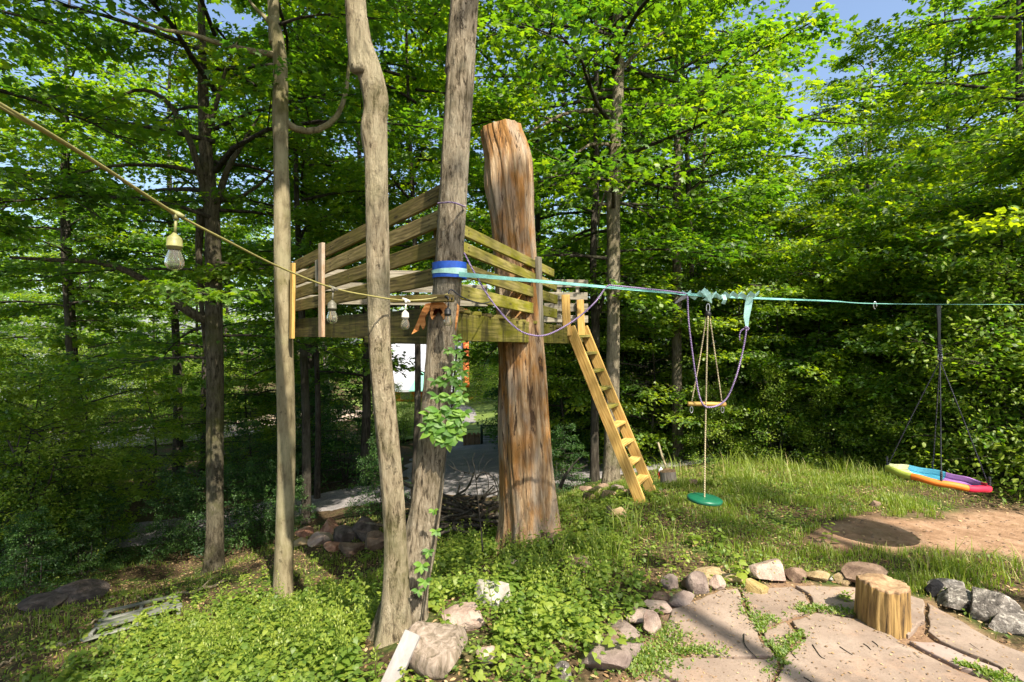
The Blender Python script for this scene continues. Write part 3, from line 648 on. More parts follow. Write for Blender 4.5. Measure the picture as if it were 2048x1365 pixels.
for px_, D_, s_ in [(30, 8.6, .4), (110, 9.4, .42), (200, 9.6, .38), (345, 10.0, .36), (400, 10.1, .38), (470, 10.2, .42), (520, 10.3, .4), (575, 10.3, .33), (760, 10.0, .33), (1130, 9.2, .3), (60, 7.6, .3), (165, 8.8, .3)]:
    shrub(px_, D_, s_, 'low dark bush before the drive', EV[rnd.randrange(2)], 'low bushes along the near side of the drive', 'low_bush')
for px_, D_, s_ in [(120, 13.5, .9), (20, 12, .9), (60, 16, .8), (-60, 10, 1.0), (230, 17, .7), (480, 20, .9), (600, 21, 1.2), (370, 24, .9), (400, 23, .8), (806, 23, .62), (775, 26, .8), (835, 26, .6), (420, 30, 1.3), (150, 30, 1.4), (250, 31, 1.3), (30, 30, 1.5), (330, 31, 1.5), (120, 9.2, .55), (15, 8.3, .6), (560, 18, 1.1)]:
    shrub(px_, D_, s_, 'bright leafy shrub downhill', SH[rnd.randrange(3)], 'bright shrubs of the downhill wood')
for px_, D_, s_ in [(905, 40, 1.2), (960, 56, 2.6), (1004, 50, 2.4), (890, 62, 2.8), (1010, 40, 1.4)]:
    shrub(px_, D_, s_, 'garden shrub by the lawn', SH[rnd.randrange(3)], 'garden shrubs round the lawn')

SAP = [crown_mesh('crown_sapling', 500 + k, 5.0, 2.1, 26, 9, 46, .095, MAP3, [MAPLE, BARK_DARK], rise=.2, droop=.30, flat=.06, tilt=.38, tl=.85, prof=lambda f: .55 + .6 * math.sin(math.pi * min(1, f * .9 + .1)) * (1 - .35 * f)) for k in range(3)]
for px_, D_, s_ in [(1300, 11.5, .8), (1390, 12.5, .9), (1470, 11.2, .8), (1560, 11.0, .9), (1640, 10.4, .8), (1730, 10.5, .95), (1790, 9.6, .75), (1860, 9.2, .9), (1950, 9.0, .9), (2010, 8.6, 1.1), (1600, 12.6, 1.1), (1760, 12.2, 1.1), (1900, 11.4, 1.2), (2080, 8.2, 1.2), (1250, 13, 1.0), (1120, 12.6, .8), (1160, 16, 1.2), (1500, 14, 1.2), (1650, 14, 1.3), (1830, 13, 1.3), (1980, 12, 1.3),
                    (60, 9.5, .7), (170, 11.2, .8), (300, 14.5, .7), (500, 17, 1.0), (640, 17.5, .9), (-60, 12, 1.0), (1090, 22, 1.2)]:
    x_ = (px_ - CX) / F * D_; z_ = gzs(x_, D_)
    tree(where(px_, 'near' if D_ < 10 else 'mid-distance' if D_ < 14 else 'far', 'young maple with low layered branches'), (x_, D_, z_), 5.2 * s_, .035, SAP[rnd.randrange(3)], .15, s_, rows=14, segs=7, name='young_maple', group='young maples of the understorey')
# far wood: reads as one mass
g = G(); q = np.random.default_rng(5); N = 60000
ra = q.uniform(-1.35, 1.35, N); D_ = q.uniform(58, 84, N); top = 17 + 4 * fnoise(ra * 14, D_ * .1, s=2) + 2.5 * fnoise(ra * 45, D_ * .3, s=6)
top = np.where((ra > .48) & (ra < .80), top * .8, top)
z = -3 + (top + 3) * q.uniform(0, 1, N) ** .9; keep = fnoise(ra * 60, D_ * .4, z * .8, 4) > -.35
pos = np.stack([ra * D_, D_, z], 1)[keep]; M_ = len(pos)
scatter(g, QUAD, pos, q.uniform(0, 6.28, M_), q.normal(-.2, .4, M_), q.normal(0, .5, M_), q.uniform(.5, .95, M_), np.clip(.6 + .35 * fnoise(pos[:, 0] * .5, pos[:, 2] * .5, s=1) + q.normal(0, .1, M_), 0, 1))
tag(g.build('far_woods', [MAPLE], smooth=False), 'distant mass of green woodland closing off the view', 'woods', kind='stuff')

# ------------------------------------------------------------------ dead trunk
base = P(1062, 1085, 5.75)
prof = [(1060, 1120, 146), (1060, 1085, 124), (1059, 1030, 112), (1054, 950, 104), (1049, 850, 98), (1046, 750, 92), (1041, 680, 89), (1035, 600, 87), (1029, 500, 84), (1023, 430, 84), (1020, 380, 88), (1017, 330, 90), (1011, 300, 87), (1004, 275, 82), (1001, 258, 79)]
pts, rad = polypx(prof, 5.75); c = catmull(np.column_stack([pts, rad]), 300); segs = 150
Lz = np.concatenate([[0], np.cumsum(np.linalg.norm(np.diff(c[:, :3], axis=0), axis=1))])
def smod(a, i, q_):
    z = Lz[i]; tw = a + z * .22
    f = 1 + .035 * np.sin(tw * 5 + .8 * math.sin(z * .9)) + .03 * np.sin(tw * 11 + 1.3 * math.sin(z * 1.1 + 2)) + .018 * np.sin(tw * 23 + 2 * math.sin(z * .8)) + .012 * np.sin(tw * 47 + 3 * math.sin(z * 1.7))
    f = f + .03 * fnoise(np.cos(tw) * 3, np.sin(tw) * 3, z * 1.5, 2) + .02 * fnoise(np.cos(tw) * 14, np.sin(tw) * 14, z * 2.5, 7)
    f = f - .10 * np.exp(-(np.angle(np.exp(1j * (tw - 4.3))) / .09) ** 2) * min(1, max(0, (3.0 - z) / .8)) - .06 * np.exp(-(np.angle(np.exp(1j * (tw - 5.2))) / .07) ** 2)
    f = f + .14 * math.exp(-((z - 4.2) / .22) ** 2) * np.exp(-(np.angle(np.exp(1j * (a - 0.3))) / .7) ** 2)      # burl near the top
    f = f + .20 * math.exp(-z / .25) * (np.sin(a * 5 + 1) * .5 + .5)
    return f
V, T = tube(c[:, :3], c[:, 3], segs, True, smod)
V[-1][2] += .015
m, n, b, out = newmat('bare_old_wood')
tc = n.nodes.new('ShaderNodeTexCoord')
v = coords(n, (9, 9, .75), False); v2 = coords(n, (1, 1, .55), False)
n1 = noise(n, 2.2, 9, v, .68, .8); r = ramp(n, [(.30, (.05, .028, .014)), (.43, (.22, .13, .065)), (.55, (.38, .26, .145)), (.70, (.54, .42, .28))]); n.links.new(n1.outputs[0], r.inputs[0])
n2 = noise(n, 3.2, 5, v2, .6); o2 = ramp(n, [(.46, (0, 0, 0)), (.58, (.8,) * 3)]); n.links.new(n2.outputs[0], o2.inputs[0])
c1 = mixc(n, o2.outputs[0], r.outputs[0], mixc(n, n1.outputs[0], (.10, .04, .010), (.50, .24, .055)))
n3 = noise(n, 2.1, 5, coords(n, (1.6, 1.6, .5), False), .6, .5); o3 = ramp(n, [(.50, (0, 0, 0)), (.62, (.75,) * 3)]); n.links.new(n3.outputs[0], o3.inputs[0])
c1 = mixc(n, o3.outputs[0], c1, mixc(n, n1.outputs[0], (.10, .08, .055), (.52, .45, .36)))
n4 = noise(n, 1.2, 8, coords(n, (8, 8, .9), False), .7, 1.6); o4 = ramp(n, [(.39, (.95,) * 3), (.44, (0, 0, 0))]); n.links.new(n4.outputs[0], o4.inputs[0])
c1 = mixc(n, o4.outputs[0], c1, (.05, .028, .015))
n.links.new(c1, b.inputs['Base Color']); b.inputs['Roughness'].default_value = .85; b.inputs['Specular IOR Level'].default_value = .2
sm = n.nodes.new('ShaderNodeMath'); sm.operation = 'ADD'; n.links.new(n1.outputs[0], sm.inputs[0]); n.links.new(n4.outputs[0], sm.inputs[1]); bump(n, sm.outputs[0], b, .9, .04)
SNAG = m
g = G(); g.add(V, T); o = g.build('dead_tree_trunk', [SNAG], origin=base)
tag(o, 'massive barkless dead trunk, sawn flat at the top, rising through the platform', 'tree trunk')

# ------------------------------------------------------------------ boards
def box_mesh(L, W, Tk, bev=.004):
    bm = bmesh.new(); bmesh.ops.create_cube(bm, size=1); bmesh.ops.scale(bm, vec=(L, W, Tk), verts=bm.verts)
    bmesh.ops.bevel(bm, geom=list(bm.edges), offset=min(bev, Tk * .2), segments=1, affect='EDGES', profile=.5)
    me = bpy.data.meshes.new('board'); bm.to_mesh(me); bm.free(); return me
def board(name, a, b, W, Tk, mat, parent=None, wdir=(0, 0, 1), label=None, bev=.004):
    """board from a to b; width W along wdir, thickness Tk across"""
    a, b = Vector(a), Vector(b); x = (b - a).normalized(); w = Vector(wdir); w = (w - x * w.dot(x)).normalized(); t = x.cross(w)
    me = box_mesh((b - a).length, W, Tk, bev); me.materials.append(mat)
    o = bpy.data.objects.new(name, me); COL.objects.link(o)
    M_ = Matrix(((x.x, w.x, t.x, 0), (x.y, w.y, t.y, 0), (x.z, w.z, t.z, 0), (0, 0, 0, 1))); M_.translation = (a + b) / 2
    if parent is not None:
        o.parent = parent; M_ = Matrix.Translation(-Vector(parent.location)) @ M_
    o.matrix_basis = M_
    if label: o['label'] = label
    return o

CN = Vector((-.49, 4.05, 0)); CLf = Vector((-2.91, 6.8, 0)); CRt = Vector((.75, 6.85, 0))
class Pl:
    def __init__(s, A, B, off=0.0):
        d = (B - A).normalized(); nrm = Vector((d.y, -d.x, 0))
        if nrm.y > 0: nrm = -nrm
        s.A, s.B, s.d, s.n = A + nrm * off, B + nrm * off, d, nrm
    def at(s, px, py):
        k = (px - CX) / F; A, d = s.A, s.d; t = (k * A.y - A.x) / (d.x - k * d.y); D = A.y + d.y * t
        return Vector((A.x + d.x * t, D, EYE + (CY - py) / F * D))
plat = empty('tree_platform', (0, 5.6, 2.0), 'weathered wooden treehouse platform with slatted railings, fixed between the trees', 'tree platform')
LO, LI, RO, RI = Pl(CN, CLf, .04), Pl(CN, CLf, 0), Pl(CN, CRt, .03), Pl(CN, CRt, 0)
# rim beams
board('beam', LI.at(587, 657), LI.at(872, 645), .235, .045, WOOD_BEAM, plat)
board('beam', LI.at(740, 680), LI.at(872, 682), .06, .12, WOOD_BEAM, plat, label='lower doubled beam under the near corner')
board('beam', RI.at(905, 654), RI.at(1137, 671), .225, .045, WOOD_STREAK, plat, label='mossy green-stained rim beam')
BK = Pl(Vector((-2.95, 6.95, 0)), Vector((1.15, 7.55, 0)))
board('beam', BK.at(590, 660), BK.at(1180, 672), .19, .045, WOOD_BEAM, plat)
# left railing
NL = [(883, 387, 592, 533), (884, 436, 592, 561), (885, 491, 592, 588), (886, 550, 592, 613)]
for k, (x0, y0, x1, y1) in enumerate(NL):
    board('rail_board', LO.at(x0, y0), LO.at(x1, y1), .137, .036, WOOD_OLD if k != 1 else woodmat('sun_toned_rail', (.07, .05, .022), (.19, .145, .062), (.31, .24, .11), (.13, .11, .03), .5), plat, label='top board of the left railing' if k == 0 else None)  # second board: paler copy of the rail wood, sunlight put into its colour
board('post', P(586, 527, 6.42), P(584, 678, 6.42), .088, .04, WOOD_NEW, plat, wdir=LO.d, label='yellow pine corner post')
board('post', LO.at(652, 488) + LO.n * .05, LO.at(652, 675) + LO.n * .05, .105, .04, WOOD_PINK, plat, wdir=LO.d, label='pinkish peeling post')
board('post', LO.at(640, 521) + LO.n * .03, LO.at(641, 574) + LO.n * .03, .09, .03, WOOD_GREY, plat, wdir=LO.d)
board('post', LI.at(866, 420) - LI.n * .05, LI.at(866, 640) - LI.n * .05, .09, .04, WOOD_OLD, plat, wdir=LO.d)
for k, (px_, y_) in enumerate([(600, 0), (700, 0), (800, 0)]):
    pass
SCREW = plain('rusty_screw', (.05, .035, .025), .6, .5)
scm = None
def screw(pl, px_, py_, off):
    global scm
    p0 = pl.at(px_, py_) + pl.n * off
    if scm is None:
        V, T = lathe([(.0005, .003), (.006, .002), (.007, 0), (.004, -.01)], 8); g = G(); g.add(V, T); scm = g.mesh('screw', [SCREW])
    o = bpy.data.objects.new('screw', scm); COL.objects.link(o); o.parent = plat; o.location = p0 - Vector(plat.location); o.rotation_euler = pl.n.to_track_quat('Z', 'Y').to_euler()
for k, (x0, y0, x1, y1) in enumerate(NL):
    for px_ in (604, 664, 700, 862, 878):
        t_ = (px_ - x0) / (x1 - x0); yy = y0 + (y1 - y0) * t_
        for dy in (-6, 6): screw(LO, px_, yy + dy * (1 if px_ > 800 else .6), .0195)
# railing on the far side seen through the gaps
for k, yy in enumerate((547, 573, 599)):
    board('rail_board', BK.at(592, yy), BK.at(975, yy + 6), .12, .03, WOOD_GREY, plat, label='far-side railing board' if k == 0 else None)
# right railing
NR = [(925, 461, 1106, 547, .092), (925, 496, 1111, 574, .095), (925, 540, 1113, 600, .11), (922, 585, 1112, 628, .115)]
for k, (x0, y0, x1, y1, w_) in enumerate(NR):
    board('rail_board', RO.at(x0, y0), RO.at(x1, y1), w_, .034, WOOD_MOSSY if k in (0, 3) else WOOD_GREEN, plat, label='top board of the right railing' if k == 0 else None)
for k, (x0, y0, x1, y1, w_) in enumerate(NR):
    for px_ in (934, 1096):
        yy = y0 + (y1 - y0) * (px_ - x0) / (x1 - x0)
        for dy in (-5, 5): screw(RO, px_, yy + dy * .7, .0185)
board('post', RO.at(1070, 515) + RO.n * .04, RO.at(1075, 672) + RO.n * .04, .105, .04, WOOD_GREY, plat, wdir=RO.d, label='grey post of the right railing')
BR = Pl(Vector((.55, 7.25, 0)), Vector((1.2, 7.2, 0)))
for (x0, x1, y_, w_) in [(1109, 1176, 567, .11), (1086, 1175, 592, .105), (1088, 1176, 615, .115), (1088, 1176, 638, .10)]:
    board('rail_board', BR.at(x0, y_), BR.at(x1, y_ + 1), w_, .03, WOOD_GREY, plat)
board('post', BR.at(1118, 560) - BR.n * .03, BR.at(1118, 668) - BR.n * .03, .07, .04, WOOD_GREY, plat, wdir=(1, 0, 0))
board('post', BR.at(1155, 573) - BR.n * .03, BR.at(1155, 668) - BR.n * .03, .05, .04, WOOD_GREY, plat, wdir=(1, 0, 0))
# deck boards lie across the rim, parallel to the far side
ztop = 2.235
for k in range(15):
    f = (k + .5) / 15
    a_ = CN + (CLf - CN) * f * .985; b2 = CN + (CRt - CN) * f * 1.0
    d_ = (b2 - a_).normalized(); a_ = a_ - d_ * .0; a_ = a_ + d_ * .05; b2 = b2 + d_ * (.015 if k % 4 else .06)
    za = ztop - .06 * f * 0 + .01 * rnd.random()
    zr = ztop - .02 * f
    board('deck_board', (a_.x, a_.y, za + .018), (b2.x, b2.y, zr + .018 - .07 * f), .155, .034, WOOD_GREEN if k % 3 else WOOD_OLD, plat, wdir=(-d_.y, d_.x, 0))
for k in range(5):
    f = .2 + .17 * k; a_ = CN.lerp(CRt, f); b2 = a_ + (CLf - CN) * (1 - f) * .95
    board('joist', (a_.x - .03, a_.y, 2.12), (b2.x, b2.y, 2.14), .14, .04, WOOD_BEAM, plat)
# stub of a weathered plank jutting from the near corner
board('deck_board', P(782, 599, 3.78), P(905, 597, 3.62), .05, .07, WOOD_OLD, plat, label='weathered plank end at the near corner')

# ------------------------------------------------------------------ ladder
ft_n, ft_f = Vector((1.61, 6.36, -.03)), Vector((1.86, 6.80, -.03))
tp_n = P(1140, 655, 6.80); tp_f = P(1166, 655, 7.22)
lad = empty('ladder', ft_n, 'long yellow pine ladder leaning from the grass up to the platform', 'ladder')
ldir = (ft_n - tp_n).normalized(); wside = (tp_f - tp_n).normalized(); wn = ldir.cross(wside).normalized()
board('stringer', tp_n, ft_n, .14, .038, WOOD_NEW, lad, wdir=wn)
board('stringer', tp_f, ft_f, .14, .038, WOOD_NEW, lad, wdir=wn)
board('upright', P(1131, 590, 6.77), P(1134, 672, 6.77), .11, .038, WOOD_NEW, lad, wdir=(1, 0, 0))
board('upright', P(1160, 600, 7.16), P(1163, 672, 7.16), .10, .038, WOOD_NEW, lad, wdir=(1, 0, 0))
for k in range(9):
    f = .055 + k * .105
    a_ = tp_n.lerp(ft_n, f); b2 = tp_f.lerp(ft_f, f); d_ = (b2 - a_).normalized()
    board('rung', a_ + d_ * .02, b2 - d_ * .02, .125, .036, WOOD_GREEN if k < 5 else WOOD_NEW, lad, wdir=Vector((ldir.x, ldir.y, 0)))

# ------------------------------------------------------------------ slackline
WEB = plain('teal_webbing', (.17, .42, .36), .7, nscale=60, var=.15)
TEALP = plain('pale_teal_webbing', (.35, .60, .55), .7, nscale=60, var=.12)
BLUE = plain('blue_sleeve', (.015, .08, .42), .6, nscale=40, var=.2)
PURP = ropemat('purple_rope', (.10, .07, .16), (.36, .27, .46))
TAN = ropemat('tan_rope', (.25, .20, .11), (.50, .44, .28))
BLK = ropemat('black_rope', (.008, .009, .012), (.05, .055, .07))
STEEL = plain('steel', (.55, .55, .56), .3, 1.0, 30, .1, .02)
BLACK = plain('black_plastic', (.012, .012, .014), .5, 0, 30, .2, .05)

def ribbon(pts, w, th, wdirs):
    p = np.array(pts, float); n_ = len(p); t = np.gradient(p, axis=0); t /= np.linalg.norm(t, axis=1)[:, None]
    W = np.array(wdirs, float); W = W - t * np.sum(W * t, 1)[:, None]; W /= np.linalg.norm(W, axis=1)[:, None]; N_ = np.cross(t, W)
    w = np.broadcast_to(w, (n_,))[:, None]
    V = np.stack([p + W * w / 2 + N_ * th / 2, p - W * w / 2 + N_ * th / 2, p - W * w / 2 - N_ * th / 2, p + W * w / 2 - N_ * th / 2], 1).reshape(-1, 3)
    T = []
    for i in range(n_ - 1):
        for j in range(4):
            a, b = i * 4 + j, i * 4 + (j + 1) % 4; T += [(a, b, b + 4), (a, b + 4, a + 4)]
    T += [(0, 2, 1), (0, 3, 2), (4 * n_ - 4, 4 * n_ - 3, 4 * n_ - 2), (4 * n_ - 4, 4 * n_ - 2, 4 * n_ - 1)]
    return V, np.array(T)
LA, LB = P(918, 549, 3.72), P(1878, 609, 4.85)
LBm = P(1417, 592, 4.25)
LE = Vector((10.75, 7.0, 2.5))
line = empty('slackline', LA, 'long teal webbing line stretched from the twin-trunked tree out past the saucer swing', 'webbing line')
pp = catmull([LA, P(1170, 571, 3.98), LBm, P(1650, 602, 4.52), LB, LE], 160)
fr = np.linspace(0, 1, 160); ang = np.where(fr < .35, .5 * np.pi * np.clip((fr - .02) / .05, 0, .25) + fr * 2.2, .77 + (fr - .35) * 1.6)
wd = np.stack([np.zeros(160), np.sin(ang), np.cos(ang)], 1)
wid = np.full(160, .034)
V, T = ribbon(pp, wid, .003, wd); g = G(); g.add(V, T); g.build('webbing', WEB, line, smooth=False)
# blue sleeve and its wrap round the tree
bcen = P(899, 541, 3.83)
def wrap(name, px_c, py0, py1, r_, mat, parent, D=3.85, wob=0.0, cxo=0):
    c0 = P(px_c, py0, D); c1 = P(px_c + cxo, py1, D); g = G()
    g.add(*tube([c0, (c0 + c1) / 2 + Vector((.001, 0, 0)), c1], r_, 36, False, lambda a, i, p: 1 + .02 * np.sin(a * 7 + i))); return g.build(name, mat, parent)
wrap('sleeve', 899, 527, 558, .128, BLUE, line)
wrap('strap_wrap', 899, 541, 551, .1315, TEALP, line)
# knotted webbing and folded tails round the trapeze point
g = G(); q = np.random.default_rng(3)
for k in range(9):
    px_ = 1362 + k * 17; y_ = 590 + q.uniform(-3, 4); p0 = P(px_, y_ - 3, 4.22); p1 = P(px_ + 11, y_ + 4, 4.22); p2 = P(px_ + 20, y_ - 4, 4.24)
    V, T = ribbon([p0, p1, p2], .035, .004, [(q.uniform(-.5, .5), -.6, 1)] * 3); g.add(V, T)
V, T = ribbon([P(1405, 580, 4.2), P(1417, 590, 4.18), P(1420, 604, 4.2), P(1410, 596, 4.2)], .045, .004, [(1, -.3, .2)] * 4); g.add(V, T)
V, T = ribbon([P(1447, 590, 4.2), P(1450, 600, 4.18), P(1446, 608, 4.2)], .03, .004, [(1, -.3, .2)] * 3); g.add(V, T)
g.build('webbing_knots', TEALP, line, smooth=False)
V, T = ribbon([P(1350, 607, 4.1), P(1362, 598, 4.12), P(1375, 592, 4.2)], [.01, .03, .03], .006, [(0, -.3, 1)] * 3); G().add(V, T).build('strap_tail', plain('grey_strap', (.12, .12, .13), .7), line, smooth=False)
# steel hook on the line
hk = empty('carabiner', P(1750, 606, 4.62), 'small steel hook hanging alone on the webbing line left of the saucer swing', 'hook')
a = np.linspace(-.5, 4.9, 18); V, T = tube(np.stack([P(1750, 0, 4.62).x + .014 * np.cos(a), np.full(18, 4.62), P(0, 611, 4.62).z + .032 * np.sin(a) * 1.0], 1), .004, 6)
G().add(V, T).build('hook', STEEL, hk)

def rope(name, pts, r_, mat, parent, n=40, wob=0.0, segs=6):
    c = catmull(np.array([tuple(p) for p in pts]), n)
    o = G().add(*tube(c, r_, segs)).build(name, mat, parent, origin=tuple(c[0])); return o
def thing_rope(name, pts, r_, mat, label, cat, n=60):
    c = catmull(np.array([tuple(p) for p in pts]), n); g = G(); g.add(*tube(c, r_, 7)); return tag(g.build(name, mat, origin=tuple(c[0])), label, cat)
pr = thing_rope('rope', [P(928, 506, 3.85), P(950, 548, 3.82), P(985, 605, 3.8), P(1030, 655, 3.8), P(1065, 671, 3.85), P(1100, 668, 3.9), P(1150, 640, 3.95), P(1190, 605, 4.0), P(1213, 574, 4.02), P(1230, 572, 4.03), P(1290, 578, 4.1), P(1340, 583, 4.15), P(1372, 588, 4.2)], .0065, PURP, 'thin purple rope sagging in front of the platform from the tree to the line', 'rope')
thing_rope('rope', [P(876, 407, 3.76), P(900, 405, 3.66), P(915, 408, 3.69), P(930, 414, 3.82)], .006, PURP, 'short purple cord wound round the thick stem above the blue sleeve', 'rope')

# --- trapeze with its purple loop
tz = P(1417, 598, 4.22)
tra = empty('trapeze_swing', tz, 'wooden trapeze bar on tan ropes hanging from the knotted webbing', 'swing')
V, T = tube([P(1376, 808, 4.22), P(1413, 808.5, 4.22), P(1451, 809, 4.22)], .018, 14); G().add(V, T).build('bar', WOOD_NEW, tra)
rope('rope', [P(1413, 632, 4.22), P(1400, 715, 4.22), P(1383, 806, 4.22)], .0055, TAN, tra)
rope('rope', [P(1419, 632, 4.22), P(1431, 715, 4.22), P(1444, 806, 4.22)], .0055, TAN, tra)
g = G(); a = np.linspace(0, 6.28, 20)
for px_ in (1383, 1445):
    c0 = P(px_, 820, 4.22); g.add(*tube(np.stack([c0.x + .012 * np.cos(a), np.full(20, 4.22), c0.z + .024 * np.sin(a)], 1), .004, 6, False))
    g.add(*tube([P(px_, 811, 4.22), P(px_, 815, 4.22)], .005, 6))
g.build('end_ring', STEEL, tra)
g = G(); c0 = P(1416, 617, 4.22); g.add(*tube(np.stack([c0.x + .014 * np.cos(a), np.full(20, 4.22), c0.z + .038 * np.sin(a)], 1), .0045, 6, False)); g.build('carabiner', STEEL, tra)
g = G(); V, T = tube([P(1416, 622, 4.22), P(1416, 628, 4.22), P(1416, 636, 4.22)], [.012, .028, .018], 10); g.add(V, T); g.build('swivel', BLACK, tra)
lp = thing_rope('rope', [P(1375, 592, 4.2), P(1377, 640, 4.18), P(1384, 700, 4.18), P(1391, 750, 4.17), P(1398, 790, 4.16), P(1407, 811, 4.16), P(1420, 815, 4.16), P(1438, 810, 4.17), P(1455, 795, 4.18), P(1470, 760, 4.2), P(1480, 725, 4.2), P(1488, 690, 4.2), P(1493, 658, 4.2)], .0068, PURP, 'purple rope loop slung under the trapeze bar', 'rope')
sl = empty('strap_loop', P(1497, 594, 4.28), 'pale teal strap hanging from the line right of the trapeze', 'strap')
V, T = ribbon([P(1500, 594, 4.28), P(1497, 610, 4.27), P(1493, 635, 4.24), P(1494, 655, 4.21)], [.055, .055, .045, .018], .004, [(1, -.4, 0)] * 4); G().add(V, T).build('strap', TEALP, sl, smooth=False)
V, T = tube([P(1489, 657, 4.2), P(1493, 654, 4.2), P(1497, 657, 4.2), P(1494, 662, 4.2)], .009, 8); G().add(V, T).build('knot', PURP, sl)
rope('cord_tail', [P(1490, 657, 4.2), P(1482, 662, 4.2), P(1479, 672, 4.2), P(1480, 682, 4.2)], .005, PURP, sl, 12)
# knots on the purple ropes
# --- green disc seat on its own rope
ds = empty('disc_swing', P(1409, 998, 4.15), 'small green plastic disc seat on a long tan rope below the trapeze', 'swing')
rope('rope', [P(1416, 632, 4.205), P(1414, 700, 4.19), P(1412, 800, 4.175), P(1410, 900, 4.16), P(1409, 990, 4.15), P(1409, 1003, 4.15)], .0065, TAN, ds)
V, T = lathe([(.001, .016), (.06, .015), (.125, .013), (.138, .004), (.135, -.018), (.12, -.022), (.001, -.02)], 40); sx = P(1409, 998, 4.15)
th = R(4); V = V * 1.0; V = np.stack([V[:, 0] * math.cos(th) + V[:, 2] * math.sin(th), V[:, 1], -V[:, 0] * math.sin(th) + V[:, 2] * math.cos(th)], 1)
G().add(V + np.array(sx), T).build('seat', plain('green_plastic', (.008, .10, .055), .35, nscale=20, var=.15, bmp=.03), ds)
V, T = tube([sx + Vector((0, 0, -.02)), sx + Vector((0, 0, -.045)), sx + Vector((.005, 0, -.05))], [.018, .020, .006], 10); G().add(V, T).build('knot', BLK, ds)

# ------------------------------------------------------------------ saucer swing
sc_c = P(1871, 958, 4.85); SR = .395
sau = empty('saucer_swing', sc_c, 'round rainbow-coloured saucer swing hanging on black ropes by the bushes', 'swing')
ty, tx = R(7.5), R(1.5)
def sau_pt(a, r_, z_):
    x, y, z = math.cos(a) * r_, math.sin(a) * r_, z_
    x, z = x * math.cos(ty) + z * math.sin(ty), -x * math.sin(ty) + z * math.cos(ty)
    return (sc_c.x + x, sc_c.y + y, sc_c.z + z)
def sector(name, a0, a1, r0, r1, z0, z1, mat, label=None, nr=7, na=16, rim=True):
    g = G(); V = []
    prof_ = [(r0, z0)] + [(r0 + (r1 - r0) * t, z0 + (z1 - z0) * t ** 2) for t in np.linspace(.15, .86 if rim else 1.0, nr)]
    if rim: prof_ += [(r1 + .030 * math.cos(p_) - .03, z1 + .002 + .030 * math.sin(p_)) for p_ in np.linspace(2.2, -2.6, 12)]
    for aa in np.linspace(a0, a1, na):
        for (r_, z_) in prof_: V.append(sau_pt(aa, r_, z_ + .004 * math.sin(aa * 9)))
    m_ = len(prof_); i, j = np.meshgrid(np.arange(na - 1), np.arange(m_ - 1), indexing='ij'); A = (i * m_ + j).ravel(); B = A + m_
    g.add(V, np.concatenate([np.stack([A, B, B + 1], 1), np.stack([A, B + 1, A + 1], 1)])); o = g.build(name, mat, sau)
    if label: o['label'] = label
fab = lambda nm, c: plain(nm, c, .6, nscale=50, var=.10, bmp=.1)
segs_ = [(-94, -16, 'red', (.55, .012, .045)), (-16, 38, 'lilac', (.42, .20, .52)), (38, 87, 'light blue', (.08, .40, .55)), (87, 145, 'cream', (.55, .58, .30)), (145, 203, 'lime green', (.40, .47, .07)), (203, 266, 'orange', (.62, .16, .012))]
for a0, a1, nm, col in segs_:
    sector('fabric_panel', R(a0) + .004, R(a1) - .004, .205, SR, -.03, .012, fab(nm.replace(' ', '_') + '_fabric', col), nm + ' edge panel')
V = []; 
sector('seat_mat', 0, 2 * math.pi, .01, .204, -.030, -.031, fab('navy_fabric', (.035, .045, .10)), 'dark navy centre', 5, 40, False)
sector('mat_ring', 0, 2 * math.pi, .155, .168, -.026, -.026, fab('white_print', (.65, .67, .72)), None, 2, 40, False)
apex = P(1880, 722, 4.85)
for aa in (R(236), R(318), R(54), R(146)):
    e = Vector(sau_pt(aa, SR - .02, .02)); rope('rope', [apex, apex.lerp(e, .5) + Vector((0, 0, .01)), e], .0052, BLK, sau)
    rope('rope_loop', [e + Vector((0, 0, .10)), e, e + Vector((0, 0, -.035))], .010, BLK, sau, 10)
g = G(); a = np.linspace(0, 6.28, 20); g.add(*tube(np.stack([apex.x + .02 * np.cos(a), np.full(20, 4.85), apex.z + .035 + .035 * np.sin(a)], 1), .006, 6, False)); g.build('ring', STEEL, sau)
V, T = ribbon([P(1877, 611, 4.85), P(1878, 650, 4.85), P(1878, 690, 4.85), P(1879, 712, 4.85)], [.036, .022, .020, .024], .016, [(1, -.2, 0)] * 4); G().add(V, T).build('strap', plain('black_strap', (.03, .035, .035), .7), sau, smooth=False)
g = G()
for k in range(7): y_ = 690 + k * 5; c0 = P(1879, y_, 4.85); g.add(*tube([c0 + Vector((-.01, 0, 0)), c0 + Vector((.012, -.01, -.01)), c0 + Vector((.004, .01, -.02))], .010, 6))
g.build('knot', BLK, sau)

# ------------------------------------------------------------------ string lights
CABLE = plain('yellowed_cable', (.27, .245, .085), .55, nscale=40, var=.15)
SOCK = plain('olive_socket', (.20, .20, .075), .5, nscale=30, var=.2)
SOCK_DK = plain('grey_socket', (.10, .095, .07), .5, nscale=30, var=.2)
m, n, b, out = newmat('bulb_glass'); b.inputs['Base Color'].default_value = (.95, .93, .80, 1); b.inputs['Roughness'].default_value = .04; b.inputs['Transmission Weight'].default_value = .93; b.inputs['IOR'].default_value = 1.15
BULB = m
cab = [P(-60, 172, .92), P(0, 209, 1.0), P(100, 268, 1.15), P(200, 330, 1.35), P(352, 428, 1.72), P(450, 480, 2.0), P(560, 535, 2.5), P(664, 576, 2.95), P(740, 592, 3.25), P(806, 601, 3.5), P(860, 598, 3.6), P(896, 588, 3.66)]
stl = empty('string_lights', cab[4], 'yellowish cable of outdoor string lights running down to the twin-trunked tree', 'string lights')
rope('cable', cab, .0048, CABLE, stl, 120)
